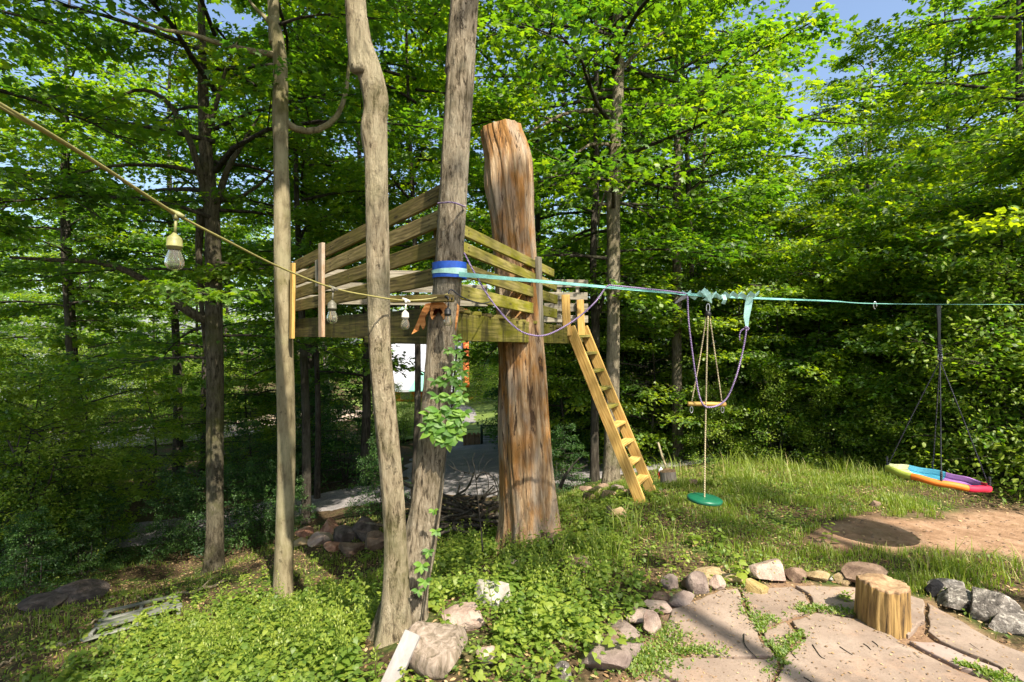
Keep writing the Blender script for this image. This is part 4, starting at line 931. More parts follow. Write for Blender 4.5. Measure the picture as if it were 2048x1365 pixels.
rope('cable', [cab[0] + Vector((0, .004, -.008)), P(100, 272, 1.16), P(200, 333, 1.36), P(352, 432, 1.73)], .0030, CABLE, stl, 60)
rope('cable', [P(896, 588, 3.68), P(903, 580, 3.7), P(925, 595, 3.8), P(960, 607, 3.9), P(985, 603, 4.6)], .005, BLK, stl, 30)
def lamp(px_, py_, D, s_, sock, lab=None, bare=False, dy=0):
    c0 = P(px_, py_, D); u = D / F
    g = G()
    g.add(*tube([c0 + Vector((-14 * u * s_, 0, 8 * u * s_)), c0 + Vector((-5 * u * s_, 0, 2 * u * s_)), c0 + Vector((4 * u * s_, 0, -1 * u * s_)), c0 + Vector((16 * u * s_, 0, -6 * u * s_))], [3.6 * u * s_, 6 * u * s_, 6 * u * s_, 3.6 * u * s_], 10))
    g.add(*tube([c0, c0 + Vector((0, 0, -12 * u * s_))], [6.5 * u * s_, 5 * u * s_], 10))
    g.add(*tube([c0 + Vector((0, 0, -10 * u * s_)), c0 + Vector((-2 * u * s_, 0, -40 * u * s_))], 2.8 * u * s_, 8))
    pr_ = [(.5, 0), (3, 0), (5, -3), (12.5, -10), (13.8, -14), (13.8, -26), (14.6, -26.3), (14.6, -28), (13, -28.5), (12.5, -34), (.5, -34)]
    V, T = lathe([(r_ * u * s_, z_ * u * s_) for r_, z_ in pr_], 24); top = c0 + Vector((-3 * u * s_, 0, -38 * u * s_))
    g.add(V + np.array(top), T)
    o = g.build('socket', sock, stl, origin=top)
    if lab: o['label'] = lab
    pr_ = [(10, -34), (12, -40), (15.5, -50), (17, -58), (16.5, -64), (13, -71), (6, -75), (.3, -76)]
    V, T = lathe([(r_ * u * s_, z_ * u * s_) for r_, z_ in pr_], 24); go = G(); go.add(V + np.array(top), T)
    bo = go.build('bulb', BULB, None, origin=top); bo.parent = o; bo.location = (0, 0, 0)
    gf = G(); gf.add(*tube([top + Vector((0, 0, -34 * u * s_)), top + Vector((0, 0, -46 * u * s_)), top + Vector((2 * u * s_, 0, -56 * u * s_))], [3 * u * s_, 1.6 * u * s_, .4 * u * s_], 6)); f_ = gf.build('filament', SOCK_DK, None, origin=top); f_.parent = o; f_.location = (0, 0, 0)
lamp(352, 428, 1.72, 1.0, SOCK, 'large near socket in full view')
lamp(666, 577, 2.95, .62, SOCK_DK)
lamp(812, 601, 3.5, .52, plain('pale_socket', (.5, .48, .42), .5))
lamp(897, 596, 3.60, .50, BLACK)

# ------------------------------------------------------------------ creeper on the thick stem
cr = empty('creeper', P(842, 1230, 3.6), 'leafy green creeper climbing the thicker stem of the twin-trunked tree', 'creeper')
rope('stem', [P(845, 1240, 3.58), P(862, 1120, 3.66), P(880, 1000, 3.68), P(893, 900, 3.70), P(905, 800, 3.74), P(912, 720, 3.77), P(916, 670, 3.80)], .006, BARK_DARK, cr, 60)
rope('stem', [P(893, 900, 3.70), P(880, 830, 3.66), P(878, 780, 3.66), P(890, 740, 3.70)], .004, BARK_DARK, cr, 30)
def leaf_me(nm, tm, mats, tint):
    g = G(); g.add(tm[0], tm[1], 0, tint); return g.mesh(nm, mats, False)
OV2 = ring_leaf([(0, 0), (.2, -.16), (.45, -.27), (.72, -.20), (.88, -.09), (1.02, 0), (.88, .09), (.72, .20), (.45, .27), (.2, .16)], .35)
leafm = [leaf_me('leaf', OV2, [CREEPLEAF], t) for t in (.2, .45, .7, .95)]
q = np.random.default_rng(77); nleaf = 0
def palm(px_, py_, D, s_, k5=5, face=None):
    """five leaflets from one point"""
    global nleaf
    c0 = P(px_, py_, D)
    for k in range(k5):
        o = bpy.data.objects.new('leaf', leafm[q.integers(0, 4)]); COL.objects.link(o); o.parent = cr
        a = -math.pi / 2 + (k - (k5 - 1) / 2) * .85 + q.normal(0, .15)
        X_ = Vector((math.cos(a), -.45 + q.normal(0, .15), math.sin(a) * .9)).normalized(); nn = Vector((q.normal(0, .25), -.75, .65 + q.normal(0, .2)))
        Y_ = nn.cross(X_).normalized(); Z_ = X_.cross(Y_)
        M_ = Matrix(((X_.x, Y_.x, Z_.x, 0), (X_.y, Y_.y, Z_.y, 0), (X_.z, Y_.z, Z_.z, 0), (0, 0, 0, 1))) @ Matrix.Scale(s_ * q.uniform(.75, 1.1), 4)
        M_.translation = c0 - Vector(cr.location); o.matrix_basis = M_; nleaf += 1
for (px_, py_, s_) in [(866, 858, .13), (893, 850, .12), (912, 868, .11), (880, 820, .12), (915, 830, .10), (860, 826, .10), (876, 790, .09), (900, 790, .10), (918, 800, .09), (888, 760, .08), (905, 752, .09), (915, 725, .07), (908, 700, .07), (917, 685, .06), (895, 880, .10), (870, 760, .07), (920, 770, .09), (845, 1128, .09), (858, 1100, .07), (850, 1160, .07), (838, 1180, .06), (872, 1060, .06), (903, 815, .10), (884, 875, .09), (852, 850, .09), (922, 850, .09), (868, 1020, .05), (926, 742, .07), (922, 705, .06), (900, 735, .08), (912, 762, .08), (925, 790, .08), (908, 836, .10), (895, 700, .05), (928, 822, .09), (872, 840, .11), (914, 672, .05)]:
    palm(px_, py_, 3.56 + (.1 if py_ < 780 else 0) - (.05 if py_ > 1000 else 0), s_ * .85)

# ------------------------------------------------------------------ patio flagstones
SLATE = stonemat('pinkish_slate', [(.165, .122, .097), (.24, .185, .148), (.315, .25, .205)], nscale=2.2, bs=.35)
n = SLATE.node_tree; b = n.nodes['Principled BSDF']; src = b.inputs['Base Color'].links[0].from_socket
pa = noise(n, 5.5, 7, coords(n), .75); pr_ = ramp(n, [(.5, (0, 0, 0)), (.68, (.6,) * 3)]); n.links.new(pa.outputs[0], pr_.inputs[0]); c_ = mixc(n, pr_.outputs[0], src, (.13, .105, .085))
pb = noise(n, 60, 4, coords(n), .7); pr2 = ramp(n, [(.60, (0, 0, 0)), (.68, (.7,) * 3)]); n.links.new(pb.outputs[0], pr2.inputs[0]); c_ = mixc(n, pr2.outputs[0], c_, (.10, .07, .045))
pc_ = noise(n, 2.5, 6, coords(n), .7); pr3 = ramp(n, [(.55, (0, 0, 0)), (.7, (.5,) * 3)]); n.links.new(pc_.outputs[0], pr3.inputs[0]); c_ = mixc(n, pr3.outputs[0], c_, (.38, .25, .17)); n.links.new(c_, b.inputs['Base Color'])
pat = tag(bpy.data.objects.new('patio', None), kind='structure'); COL.objects.link(pat); pat.location = (2, 3, 0)
STN = [[(1345, 1215), (1400, 1195), (1440, 1178), (1476, 1175), (1483, 1197), (1494, 1226), (1516, 1255), (1523, 1281), (1552, 1308), (1471, 1311), (1384, 1307), (1340, 1290), (1330, 1250)],
       [(1484, 1177), (1583, 1172), (1611, 1188), (1626, 1219), (1577, 1233), (1521, 1251), (1500, 1225), (1489, 1197)],
       [(1590, 1170), (1700, 1174), (1800, 1182), (1850, 1200), (1850, 1240), (1815, 1270), (1743, 1234), (1633, 1218), (1618, 1186)],
       [(1525, 1259), (1573, 1241), (1599, 1274), (1573, 1293), (1557, 1305), (1530, 1280)],
       [(1582, 1239), (1632, 1224), (1740, 1240), (1808, 1286), (1866, 1315), (1921, 1341), (1976, 1360), (2000, 1376), (2090, 1480), (1700, 1560), (1600, 1470), (1540, 1374), (1569, 1333), (1566, 1314), (1582, 1299), (1608, 1275)],
       [(1384, 1313), (1471, 1318), (1553, 1316), (1558, 1332), (1530, 1363), (1560, 1450), (1420, 1470), (1374, 1372), (1337, 1352), (1304, 1334), (1330, 1315)],
       [(1298, 1345), (1335, 1361), (1366, 1376), (1410, 1480), (1200, 1500), (1190, 1400)],
       [(1817, 1279), (1870, 1283), (1995, 1334), (2042, 1365), (2020, 1372), (1978, 1352), (1921, 1333), (1866, 1308)],
       [(1856, 1205), (1905, 1232), (2000, 1287), (2070, 1312), (2300, 1330), (2500, 1440), (2120, 1480), (2048, 1366), (1999, 1331), (1873, 1279), (1856, 1262)],
       [(1570, 1490), (1700, 1575), (2090, 1495), (2180, 1700), (1500, 1800), (1440, 1560)],
       [(2130, 1495), (2520, 1455), (2900, 1700), (2250, 1750)],
       [(1190, 1520), (1420, 1500), (1430, 1560), (1480, 1800), (1000, 1900)]]
for k, st in enumerate(STN):
    w2 = [Vector((*onz(a_, b2, .03), 0)) for a_, b2 in st]; c0 = sum(w2, Vector()) / len(w2)
    pts2 = []
    for i in range(len(w2)):
        a_, b2 = w2[i], w2[(i + 1) % len(w2)]; L_ = (b2 - a_).length; nn = max(1, int(L_ / .07))
        for s in range(nn):
            p_ = a_.lerp(b2, s / nn); d_ = (b2 - a_).normalized(); e_ = Vector((d_.y, -d_.x, 0))
            pts2.append(p_ + e_ * (.005 + .007 * math.sin(s * 2.1 + i * 3) + rnd.uniform(-.005, .005)))
    bm = bmesh.new(); vs = [bm.verts.new((p_.x - c0.x, p_.y - c0.y, 0)) for p_ in pts2]; f_ = bm.faces.new(vs)
    if f_.normal.z < 0: f_.normal_flip()
    bm.normal_update()
    if f_.normal.z < 0: bmesh.ops.reverse_faces(bm, faces=[f_])
    ex = bmesh.ops.extrude_face_region(bm, geom=[f_]); vt = [v_ for v_ in ex['geom'] if isinstance(v_, bmesh.types.BMVert)]
    bmesh.ops.translate(bm, vec=(0, 0, .028 + .004 * (k % 3)), verts=vt)
    bmesh.ops.recalc_face_normals(bm, faces=bm.faces)
    ed = [e_ for e_ in bm.edges if all(v_.co.z > .02 for v_ in e_.verts) and len(e_.link_faces) == 2 and any(abs(f2.normal.z) < .5 for f2 in e_.link_faces)]
    bmesh.ops.bevel(bm, geom=ed, offset=.007, segments=2, affect='EDGES', profile=.5)
    me = bpy.data.meshes.new('flagstone'); bm.to_mesh(me); bm.free(); me.materials.append(SLATE if k != 7 else stonemat('pale_slate', [(.21, .155, .135), (.27, .21, .185), (.33, .265, .235)], nscale=3, bs=.15))
    o = bpy.data.objects.new('flagstone', me); COL.objects.link(o); o.parent = pat; o.location = c0 + Vector((0, 0, -.005)) - pat.location

# ------------------------------------------------------------------ rocks
MR = {'purple': stonemat('purple_stone', [(.095, .070, .062), (.18, .14, .122), (.27, .22, .19)]),
      'pink': stonemat('pink_stone', [(0.234, 0.156, 0.125), (0.343, 0.257, 0.211), (0.452, 0.367, 0.312)]),
      'tan': stonemat('tan_stone', [(0.203, 0.140, 0.070), (0.328, 0.242, 0.133), (0.429, 0.343, 0.226)]),
      'yellow': stonemat('yellow_stone', [(0.218, 0.156, 0.047), (0.351, 0.257, 0.094), (0.429, 0.335, 0.172)]),
      'white': stonemat('white_stone', [(.22, .20, .18), (.34, .32, .29), (.44, .42, .39)]),
      'dark': stonemat('dark_stone', [(.03, .024, .02), (.075, .06, .052), (.14, .115, .10)]),
      'brown': stonemat('brown_stone', [(.08, .05, .035), (.17, .115, .08), (.28, .20, .15)]),
      'grey': stonemat('grey_speckled_stone', [(.03, .026, .024), (.15, .135, .12), (.32, .29, .26)], (.42, .39, .35), 9, 1.0),
      'charcoal': stonemat('charcoal', [(.006, .006, .007), (.015, .015, .017), (.035, .035, .038)]),
      'red': stonemat('reddish_stone', [(.16, .07, .045), (.32, .17, .11), (.48, .32, .22)])}
def rock(px_, py_, w_, h_, kind, lab, seed=0, depth=.8, flat=False, rot=0, name='rock', cat='rock', D=None, sub=4, cuts=9, sink=.25, tilt=0, grp=None, parent=None):
    if D: p0 = P(px_, py_, D)
    else: p0 = hit(px_, py_)
    q = np.random.default_rng(seed + 31); W = w_ / F * p0.y; Hh = h_ / F * p0.y * (.74 if py_ > 1120 else .9); dd = W * depth
    bm = bmesh.new(); bmesh.ops.create_icosphere(bm, subdivisions=sub, radius=1)
    V = np.array([v_.co[:] for v_ in bm.verts])
    for k in range(cuts + 6):           # planar facets
        nrm = q.normal(0, 1, 3); nrm /= np.linalg.norm(nrm); d = q.uniform(.50, .84); s = V @ nrm - d; V = V - np.outer(np.clip(s, 0, None) * .97, nrm)
    V = V * (1 + .018 * fnoise(V[:, 0] * 4, V[:, 1] * 4, V[:, 2] * 4, seed) + .022 * fnoise(V[:, 0] * 12, V[:, 1] * 12, V[:, 2] * 12, seed + 2))[:, None]
    V /= np.abs(V).max(0) * np.array([1, 1, 1])
    V = V * np.array([W / 2, dd / 2, Hh / (2 - sink * 2) * 1.0])
    for v_, co in zip(bm.verts, V): v_.co = co
    me = bpy.data.meshes.new(name); bm.to_mesh(me); bm.free(); me.materials.append(MR[kind])
    for p_ in me.polygons: p_.use_smooth = False if sub < 4 else True
    me.set_sharp_from_angle(angle=R(17)) if hasattr(me, 'set_sharp_from_angle') else None
    o = bpy.data.objects.new(name, me); COL.objects.link(o)
    o.location = p0 + Vector((0, dd * .3, Hh / (2 - sink * 2) * (1 - sink * 2)))
    o.rotation_euler = (0, R(tilt), R(rot)); tag(o, lab, cat, grp); return o
rock(1345, 1188, 40, 36, 'purple', 'squat purple-grey stone at the left end of the patio edging row', 1)
rock(1366, 1218, 62, 30, 'purple', 'flat purple stone lying in front of the squat one at the patio corner', 2)
rock(1401, 1192, 50, 52, 'purple', 'upright egg-shaped purple stone on the patio edge', 3)
rock(1436, 1184, 42, 38, 'pink', 'pale stone wedged right of the egg-shaped purple stone', 4)
rock(1428, 1165, 70, 26, 'tan', 'low tan stone behind the egg-shaped stone, under leaves', 5)
rock(1550, 1168, 92, 48, 'pink', 'wide pinkish boulder on the back edge of the patio', 6)
rock(1520, 1196, 62, 44, 'yellow', 'yellowish slab leaning against the wide pinkish boulder', 7, .35, tilt=28)
rock(1640, 1168, 50, 26, 'tan', 'brownish wedge stone midway along the back patio edge', 8)
rock(1668, 1170, 18, 14, 'white', 'tiny white stone beside the brownish wedge', 9)
rock(1750, 1182, 108, 46, 'brown', 'long dark brown stone right behind the log seat', 10)
rock(1320, 1228, 56, 32, 'pink', 'pink flat stone at the left turn of the patio edge', 11)
rock(1303, 1280, 46, 62, 'pink', 'tall pinkish stone on the left patio border, above the big purple one', 12)
rock(1250, 1288, 84, 26, 'purple', 'thin purple slab behind the big purple stone', 13)
for k, (a_, b2, c_, d_, e_, l_) in enumerate([(1262, 1318, 70, 26, 'purple', 'flat grey-brown slab right of the big smooth stone on the patio border'), (1282, 1252, 60, 26, 'pink', 'flat tan slab left of the tall pinkish stone'), (1322, 1208, 44, 24, 'brown', 'brown angular stone below the squat one at the patio corner'), (1470, 1172, 46, 24, 'tan', 'tan angular stone just left of the yellowish slab'), (1600, 1168, 44, 24, 'brown', 'brown stone right of the wide pinkish boulder'), (1698, 1172, 46, 24, 'tan', 'tan stone left of the long dark brown one'), (1235, 1290, 54, 22, 'brown', 'small brown stone at the weed side of the patio border'), (1385, 1178, 44, 28, 'brown', 'brown stone behind the egg-shaped purple stone')]):
    rock(a_, b2, c_, d_ * 1.2, e_, l_, 80 + k)
rock(1208, 1350, 124, 58, 'purple', 'big smooth purple-grey stone at the bottom border of the patio', 14, .7)
rock(1128, 1372, 38, 50, 'grey', 'rough broken grey stone beside the big purple one, cut by the bottom edge', 15)
rock(1872, 1200, 34, 46, 'charcoal', 'charred black chunk of wood in the grass right of the log seat', 16, tilt=35, name='charred_wood', cat='wood')
rock(1915, 1200, 70, 38, 'grey', 'mottled boulder at the back of the rough pile', 17, sub=5, cuts=14)
rock(1945, 1232, 100, 48, 'grey', 'low rough whitish boulder at the front of the pile', 18, sub=5, cuts=14)
rock(2005, 1250, 104, 80, 'grey', 'largest rough grey-white boulder in the pile at the right edge', 19, sub=5, cuts=16)
rock(2050, 1275, 100, 40, 'grey', 'rough grey boulder cut off by the right edge', 20, sub=5, cuts=12)
rock(982, 1218, 84, 56, 'white', 'bright white stone among the weeds right of the twin trunks', 21)
rock(925, 1268, 98, 54, 'pink', 'wide pinkish stone at the foot of the twin trunks', 22, sub=5)
rock(975, 1335, 50, 40, 'pink', 'pale pink stone in the weeds near the bottom edge', 23)
rock(1160, 1160, 90, 54, 'brown', 'dark humped rock in the weeds below the dead trunk', 24)
rock(1022, 1147, 50, 30, 'pink', 'small pinkish rock by the foot of the dead trunk', 25)
rock(1100, 1092, 60, 26, 'brown', 'flat brown rock touching the dead trunk base', 26)
rock(1218, 1040, 24, 32, 'dark', 'small black rock in the grass left of the ladder foot', 27)
rock(1238, 1040, 42, 24, 'tan', 'grey-tan rock beside the small black one near the ladder', 28)
rock(366, 1092, 52, 30, 'purple', 'pale grey rock in shade left of the dark maple trunk', 29)
rock(125, 1210, 120, 34, 'dark', 'long dark rock on the shaded slope above the pallet', 30)
rock(60, 1225, 90, 30, 'dark', 'dark rock at the left edge of the shaded slope', 31)
for k, (a_, b2, c_, d_, e_) in enumerate([(610, 1075, 50, 22, 'red'), (655, 1070, 46, 30, 'red'), (640, 1090, 60, 20, 'pink'), (690, 1090, 60, 36, 'dark'), (722, 1085, 60, 46, 'dark'), (745, 1105, 50, 40, 'brown'), (700, 1112, 70, 26, 'brown'), (668, 1105, 50, 20, 'red'), (600, 1095, 40, 18, 'tan')]):
    rock(a_, b2, c_, d_, e_, ['reddish block at the left end of the rock heap behind the twin trunks', 'upright reddish rock second in the heap behind the twin trunks', 'flat pink slab at the front left of the rock heap', 'dark rock at the middle back of the rock heap', 'tallest dark rock at the right back of the rock heap', 'brown rock at the right end of the heap, against the twin trunks', 'wide brown rock at the front right of the heap', 'low reddish rock at the front of the heap below the upright one', 'small tan rock left of the flat pink slab'][k], 40 + k, grp='rocks heaped behind the twin trunks')
for k, (a_, b2, c_, d_, e_) in enumerate([(1175, 985, 32, 14, 'brown'), (1195, 992, 36, 18, 'tan'), (1222, 998, 38, 18, 'tan'), (1238, 985, 30, 14, 'pink'), (1180, 1000, 28, 13, 'brown'), (1210, 980, 26, 12, 'brown'), (1252, 992, 24, 14, 'brown'), (1390, 972, 20, 12, 'brown'), (1755, 1015, 22, 14, 'brown')]):
    rock(a_, b2, c_, d_, e_, ['brown stone at the left end of the loose heap by the ladder', 'wide tan stone at the front of the heap by the ladder', 'largest tan stone in the heap by the ladder, lowest of all', 'pink stone at the back of the heap nearest the grey trunk', 'small brown stone at the front left of the ladder heap', 'small brown stone at the very back of the ladder heap', 'small brown stone at the right end of the heap, by the ladder rails'][k], 60 + k, grp='small stones by the ladder') if k < 7 else rock(a_, b2, c_, d_, e_, ['small brown stone beside the little log under the trees', 'small brown stone on the grass in front of the saucer swing'][k - 7], 60 + k)

# large rounded stump-like boulder with ridges
def stumpish(name, px_, py_, rpx, hpx, top_mat, side_mat, lab, cat, seed=1, amp=.05, D=None, rz=0, tilt=(0, 0), rough_top=.01, segs=72, lobes=0.05, sharp=1):
    p0 = hit(px_, py_) if D is None else P(px_, py_, D); u = p0.y / F; r_ = rpx * u; h = hpx * u; q = np.random.default_rng(seed); g = G()
    a = np.linspace(0, 2 * np.pi, segs, endpoint=False); f0 = 1 + lobes * np.sin(a * 2 + seed) + lobes * .6 * np.sin(a * 3 + seed * 2); rows = 22; V = []
    for i in range(rows):
        t = i / (rows - 1); z = -.05 + (h + .05) * t
        f = f0 * (1.05 - .07 * t) + amp * np.sin(a * 17 + seed + 1.2 * math.sin(t * 3)) * .35 + amp * np.sin(a * 31 + 2 * t) * .25 + amp * fnoise(np.cos(a) * 6, np.sin(a) * 6, t * 1.5, seed)
        V.append(np.stack([np.cos(a) * r_ * f, np.sin(a) * r_ * f, np.full(segs, z) + (rough_top * fnoise(np.cos(a) * 3, np.sin(a) * 3, 0, seed) if t > .9 else 0)], 1))
    last = V[-1]
    for s in (.985, .9, .75, .55, .35, .15):
        w = last.copy(); w[:, :2] *= s; w[:, 2] = h + .006 + rough_top * fnoise(w[:, 0] * 22, w[:, 1] * 22, 1, seed) + (.004 if s < .98 else 0); V.append(w)
    n_ = len(V); V = np.concatenate(V + [[[0, 0, h + .008]]])
    i, j = np.meshgrid(np.arange(n_ - 1), np.arange(segs), indexing='ij'); A = (i * segs + j).ravel(); B = (i * segs + (j + 1) % segs).ravel()
    T = np.concatenate([np.stack([A, B, B + segs], 1), np.stack([A, B + segs, A + segs], 1)]); side = (i.ravel() < rows - 1)
    side2 = np.concatenate([side, side]); g.add(V, T[side2], 0); g2 = T[~side2]
    j = np.arange(segs); cap = np.stack([(n_ - 1) * segs + j, (n_ - 1) * segs + (j + 1) % segs, np.full(segs, n_ * segs)], 1)
    g.T.append(np.concatenate([g2, cap])); g.M.append(np.full(len(g2) + segs, 1, int))
    o = g.build(name, [side_mat, top_mat]); o.location = p0 + Vector((0, r_ * .9, 0)); o.rotation_euler = (R(tilt[0]), R(tilt[1]), R(rz)); tag(o, lab, cat); return o
def logside(name, cols, dark):
    m, n, b, out = newmat(name); v = coords(n, (26, 26, 2.0)); a = noise(n, 1.0, 8, v, .65, .3); r = ramp(n, [(.34, dark), (.42, cols[0]), (.56, cols[1]), (.7, cols[2])]); n.links.new(a.outputs[0], r.inputs[0])
    n.links.new(r.outputs[0], b.inputs['Base Color']); b.inputs['Roughness'].default_value = .85; bump(n, a.outputs[0], b, .8, .02); return m
LS = logside('log_side', [(.16, .095, .03), (.33, .21, .07), (.46, .325, .14)], (.03, .018, .008))
m, n, b, out = newmat('log_top'); v = coords(n); a = noise(n, 12, 8, v, .7); r = ramp(n, [(.35, (.12, .07, .035)), (.5, (.27, .17, .09)), (.7, (.42, .30, .18))]); n.links.new(a.outputs[0], r.inputs[0]); n.links.new(r.outputs[0], b.inputs['Base Color']); b.inputs['Roughness'].default_value = .9; bump(n, a.outputs[0], b, .8, .02)
LT = m
stumpish('log', 1794, 1281, 44, 88, LT, LS, 'short upright log section with yellow split sides standing on the patio', 'log', 4, .085, tilt=(0, 1), lobes=.05, rough_top=.018, segs=110)
stumpish('log', 1342, 972, 15, 26, LT, logside('grey_log', [(.16, .13, .10), (.28, .24, .19), (.4, .35, .28)], (.05, .04, .03)), 'small grey log standing at the edge of the wood right of the ladder', 'log', 2, .04, tilt=(0, -6))
BST = stonemat('ribbed_brown_stone', [(.11, .085, .06), (.22, .175, .14), (.33, .27, .23)], nscale=5)
m, n, b, out = newmat('ribbed_brown_stone'); v = coords(n, (16, 16, 3)); a = noise(n, 1.2, 8, v, .65, .8); rr = ramp(n, [(.32, (.07, .055, .03)), (.5, (.21, .165, .125)), (.7, (.36, .30, .25))]); n.links.new(a.outputs[0], rr.inputs[0])
c_ = noise(n, 3, 5, coords(n)); cr_ = ramp(n, [(.5, (0, 0, 0)), (.62, (.7,) * 3)]); n.links.new(c_.outputs[0], cr_.inputs[0]); n.links.new(mixc(n, cr_.outputs[0], rr.outputs[0], (.34, .26, .22)), b.inputs['Base Color']); b.inputs['Roughness'].default_value = .9; bump(n, a.outputs[0], b, .8, .03)
MR['ribbed'] = m
rock(876, 1352, 160, 112, 'ribbed', 'large rounded brown boulder with a ribbed mossy side at the foot of the twin trunks', 73, .9, sub=5, cuts=1, name='boulder', cat='boulder', tilt=8)
# white plank
b0 = P(772, 1385, 2.92); b1 = P(826, 1266, 3.12)
tag(board('white_board', b0, b1, .105, .03, stonemat('chalky_white', [(.16, .15, .145), (.24, .225, .215), (.31, .295, .285)], bs=.1), None, wdir=(1, .1, .3)), 'slanting white board leaning against the twin trunks at the bottom edge', 'board')

# hydrant-like red object at the edge of the wood
h0 = hit(1322, 958); hy = empty('hydrant', h0, 'small red hydrant with a white cap by the wood edge, right of the ladder', 'hydrant'); u = h0.y / F
V, T = lathe([(.3 * u, 0), (6.5 * u, 0), (6.5 * u, 2 * u), (4.6 * u, 3 * u), (4.6 * u, 12 * u), (5.6 * u, 12.5 * u), (5.6 * u, 14 * u), (.3 * u, 14 * u)], 20); G().add(V + np.array(h0), T).build('body', plain('red_paint', (.42, .01, .01), .4), hy)
V, T = lathe([(5.2 * u, 14 * u), (5 * u, 17 * u), (3 * u, 20 * u), (1.4 * u, 21 * u), (1.4 * u, 23 * u), (.2 * u, 23.4 * u)], 20); G().add(V + np.array(h0), T).build('cap', plain('white_cap', (.6, .62, .68), .4), hy)
for s in (-1, 1):
    G().add(*tube([h0 + Vector((s * 4 * u, 0, 9 * u)), h0 + Vector((s * 7.5 * u, 0, 9 * u))], 2 * u, 10)).build('outlet', plain('red_outlet', (.4, .01, .01), .4), hy)

# ------------------------------------------------------------------ pallet, branches, brush pile
pc = hit(265, 1252)
pal = empty('pallet', pc, 'weathered grey wooden pallet lying on the shaded slope', 'pallet')
xa = Vector((.92, .38, 0)); zl = Vector((pc.x - .3, pc.y, 0))
up = Vector((0, 0, 1)); WG2 = woodmat('pallet_wood', (.07, .07, .06), (.15, .155, .14), (.24, .245, .225), (.10, .13, .05), .4)
n0, n1_, f0, f1_ = hit(172, 1290), hit(362, 1234), hit(212, 1240), hit(352, 1207)
for (t_, w_, e0, e1) in [(.0, .10, -.04, .55), (.13, .12, .08, 1.0), (.30, .14, .04, 1.0), (.50, .07, .03, 1.0), (.93, .11, .0, 1.0)]:
    a_, b2 = n0.lerp(f0, t_), n1_.lerp(f1_, t_); yd = (f0 - n0).normalized(); h_ = .10 if t_ > 0 else .05
    board('slat', a_.lerp(b2, e0) + up * h_, a_.lerp(b2, e1) + up * h_, w_, .02, WG2, pal, wdir=yd)
for k in (.04, .5, .97):
    board('runner', n0.lerp(n1_, k) + up * .06, f0.lerp(f1_, k) + up * .06, .07, .04, WG2, pal, wdir=up)
def gbranch(name, pxs, r_, mat, lab, cat, lift=.03, n=50, twigs=()):
    pts_ = [hit(a_, b2) + Vector((0, 0, lift)) for a_, b2 in pxs]; c = catmull(np.array([tuple(p) for p in pts_]), n); c[:, 2] += .015 * np.sin(np.arange(n) * .9)
    g = G(); g.add(*tube(c, np.linspace(r_, r_ * .4, n) * (1 + .2 * np.sin(np.arange(n) * 1.7)), 7))
    for (k, dx, dy, dz) in twigs: p = c[k]; g.add(*tube([p, p + np.array([dx, dy, dz]) * .5 + [0, 0, .01], p + np.array([dx, dy, dz])], [r_ * .5, r_ * .3, r_ * .1], 5))
    return tag(g.build(name, mat, origin=tuple(c[0])), lab, cat)
gbranch('fallen_branch', [(455, 1165), (400, 1185), (330, 1200), (260, 1222), (205, 1242), (175, 1258)], .022, BARK_GREY, 'long crooked fallen branch lying just above the pallet', 'branch', twigs=[(10, .1, .3, .1), (25, -.2, .1, .05)])
gbranch('fallen_branch', [(150, 1290), (90, 1305), (40, 1320), (-10, 1342)], .02, BARK_GREY, 'pale stick lying downhill of the pallet at the left edge', 'branch')
bp = hit(945, 1075); br = empty('brush_pile', bp, 'pile of dark dead sticks between the twin trunks and the dead trunk', 'brush pile')
q = np.random.default_rng(19); smesh = []
for k in range(4):
    p = np.array([(0, 0, 0), (.2, .02 * k, .03), (.45, -.03, .01), (.72, .02, .05)]); c = catmull(p, 9); g = G(); g.add(*tube(c, np.linspace(.022, .010, 9), 6)); smesh.append(g.mesh('stick', [BARK_DARK if k % 2 else barkmat('stick_bark%d' % k, (.05, .035, .025), (.13, .095, .065), (.24, .18, .13))]))
for k in range(90):
    o = bpy.data.objects.new('stick', smesh[k % 4]); COL.objects.link(o); o.parent = br
    t = q.uniform(-1, 1); o.location = (t * .55 - .15, q.uniform(-.1, .9), q.uniform(0, .36) * (1 - .55 * abs(t))); o.rotation_euler = (q.uniform(-.3, .3), q.uniform(-.45, .3), q.choice([0.3, 3.3]) + q.normal(0, .7)); s = q.uniform(.6, 1.3); o.scale = (s, s * 1.1, s * 1.1)
# bare sapling in front of the brush pile
g = G(); D_ = 5.2
for L_, r_ in [([(966, 1105), (962, 1060), (957, 1010), (952, 960), (948, 930)], .010), ([(960, 1015), (970, 1000), (977, 975), (975, 955), (966, 940)], .007), ([(948, 950), (930, 945), (912, 940), (897, 930)], .006), ([(952, 960), (965, 945), (985, 955), (996, 985), (990, 1000), (975, 1003)], .009), ([(930, 945), (920, 960), (905, 962)], .004), ([(950, 935), (945, 920), (950, 905)], .004), ([(912, 940), (905, 925), (898, 920)], .003), ([(966, 940), (975, 925), (985, 918)], .004), ([(940, 947), (935, 925), (925, 912)], .003), ([(957, 945), (960, 925), (970, 905)], .003)]:
    c = catmull(np.array([tuple(P(a_, b2, D_)) for a_, b2 in L_]), 14); g.add(*tube(c, np.linspace(r_, r_ * .4, 14), 5))
b0 = P(966, 1105, D_); tag(g.build('bare_sapling', BARK_DARK, origin=tuple(b0)), 'bare twisted sapling in front of the brush pile left of the dead trunk', 'sapling')
g = G(); D_ = 8.6
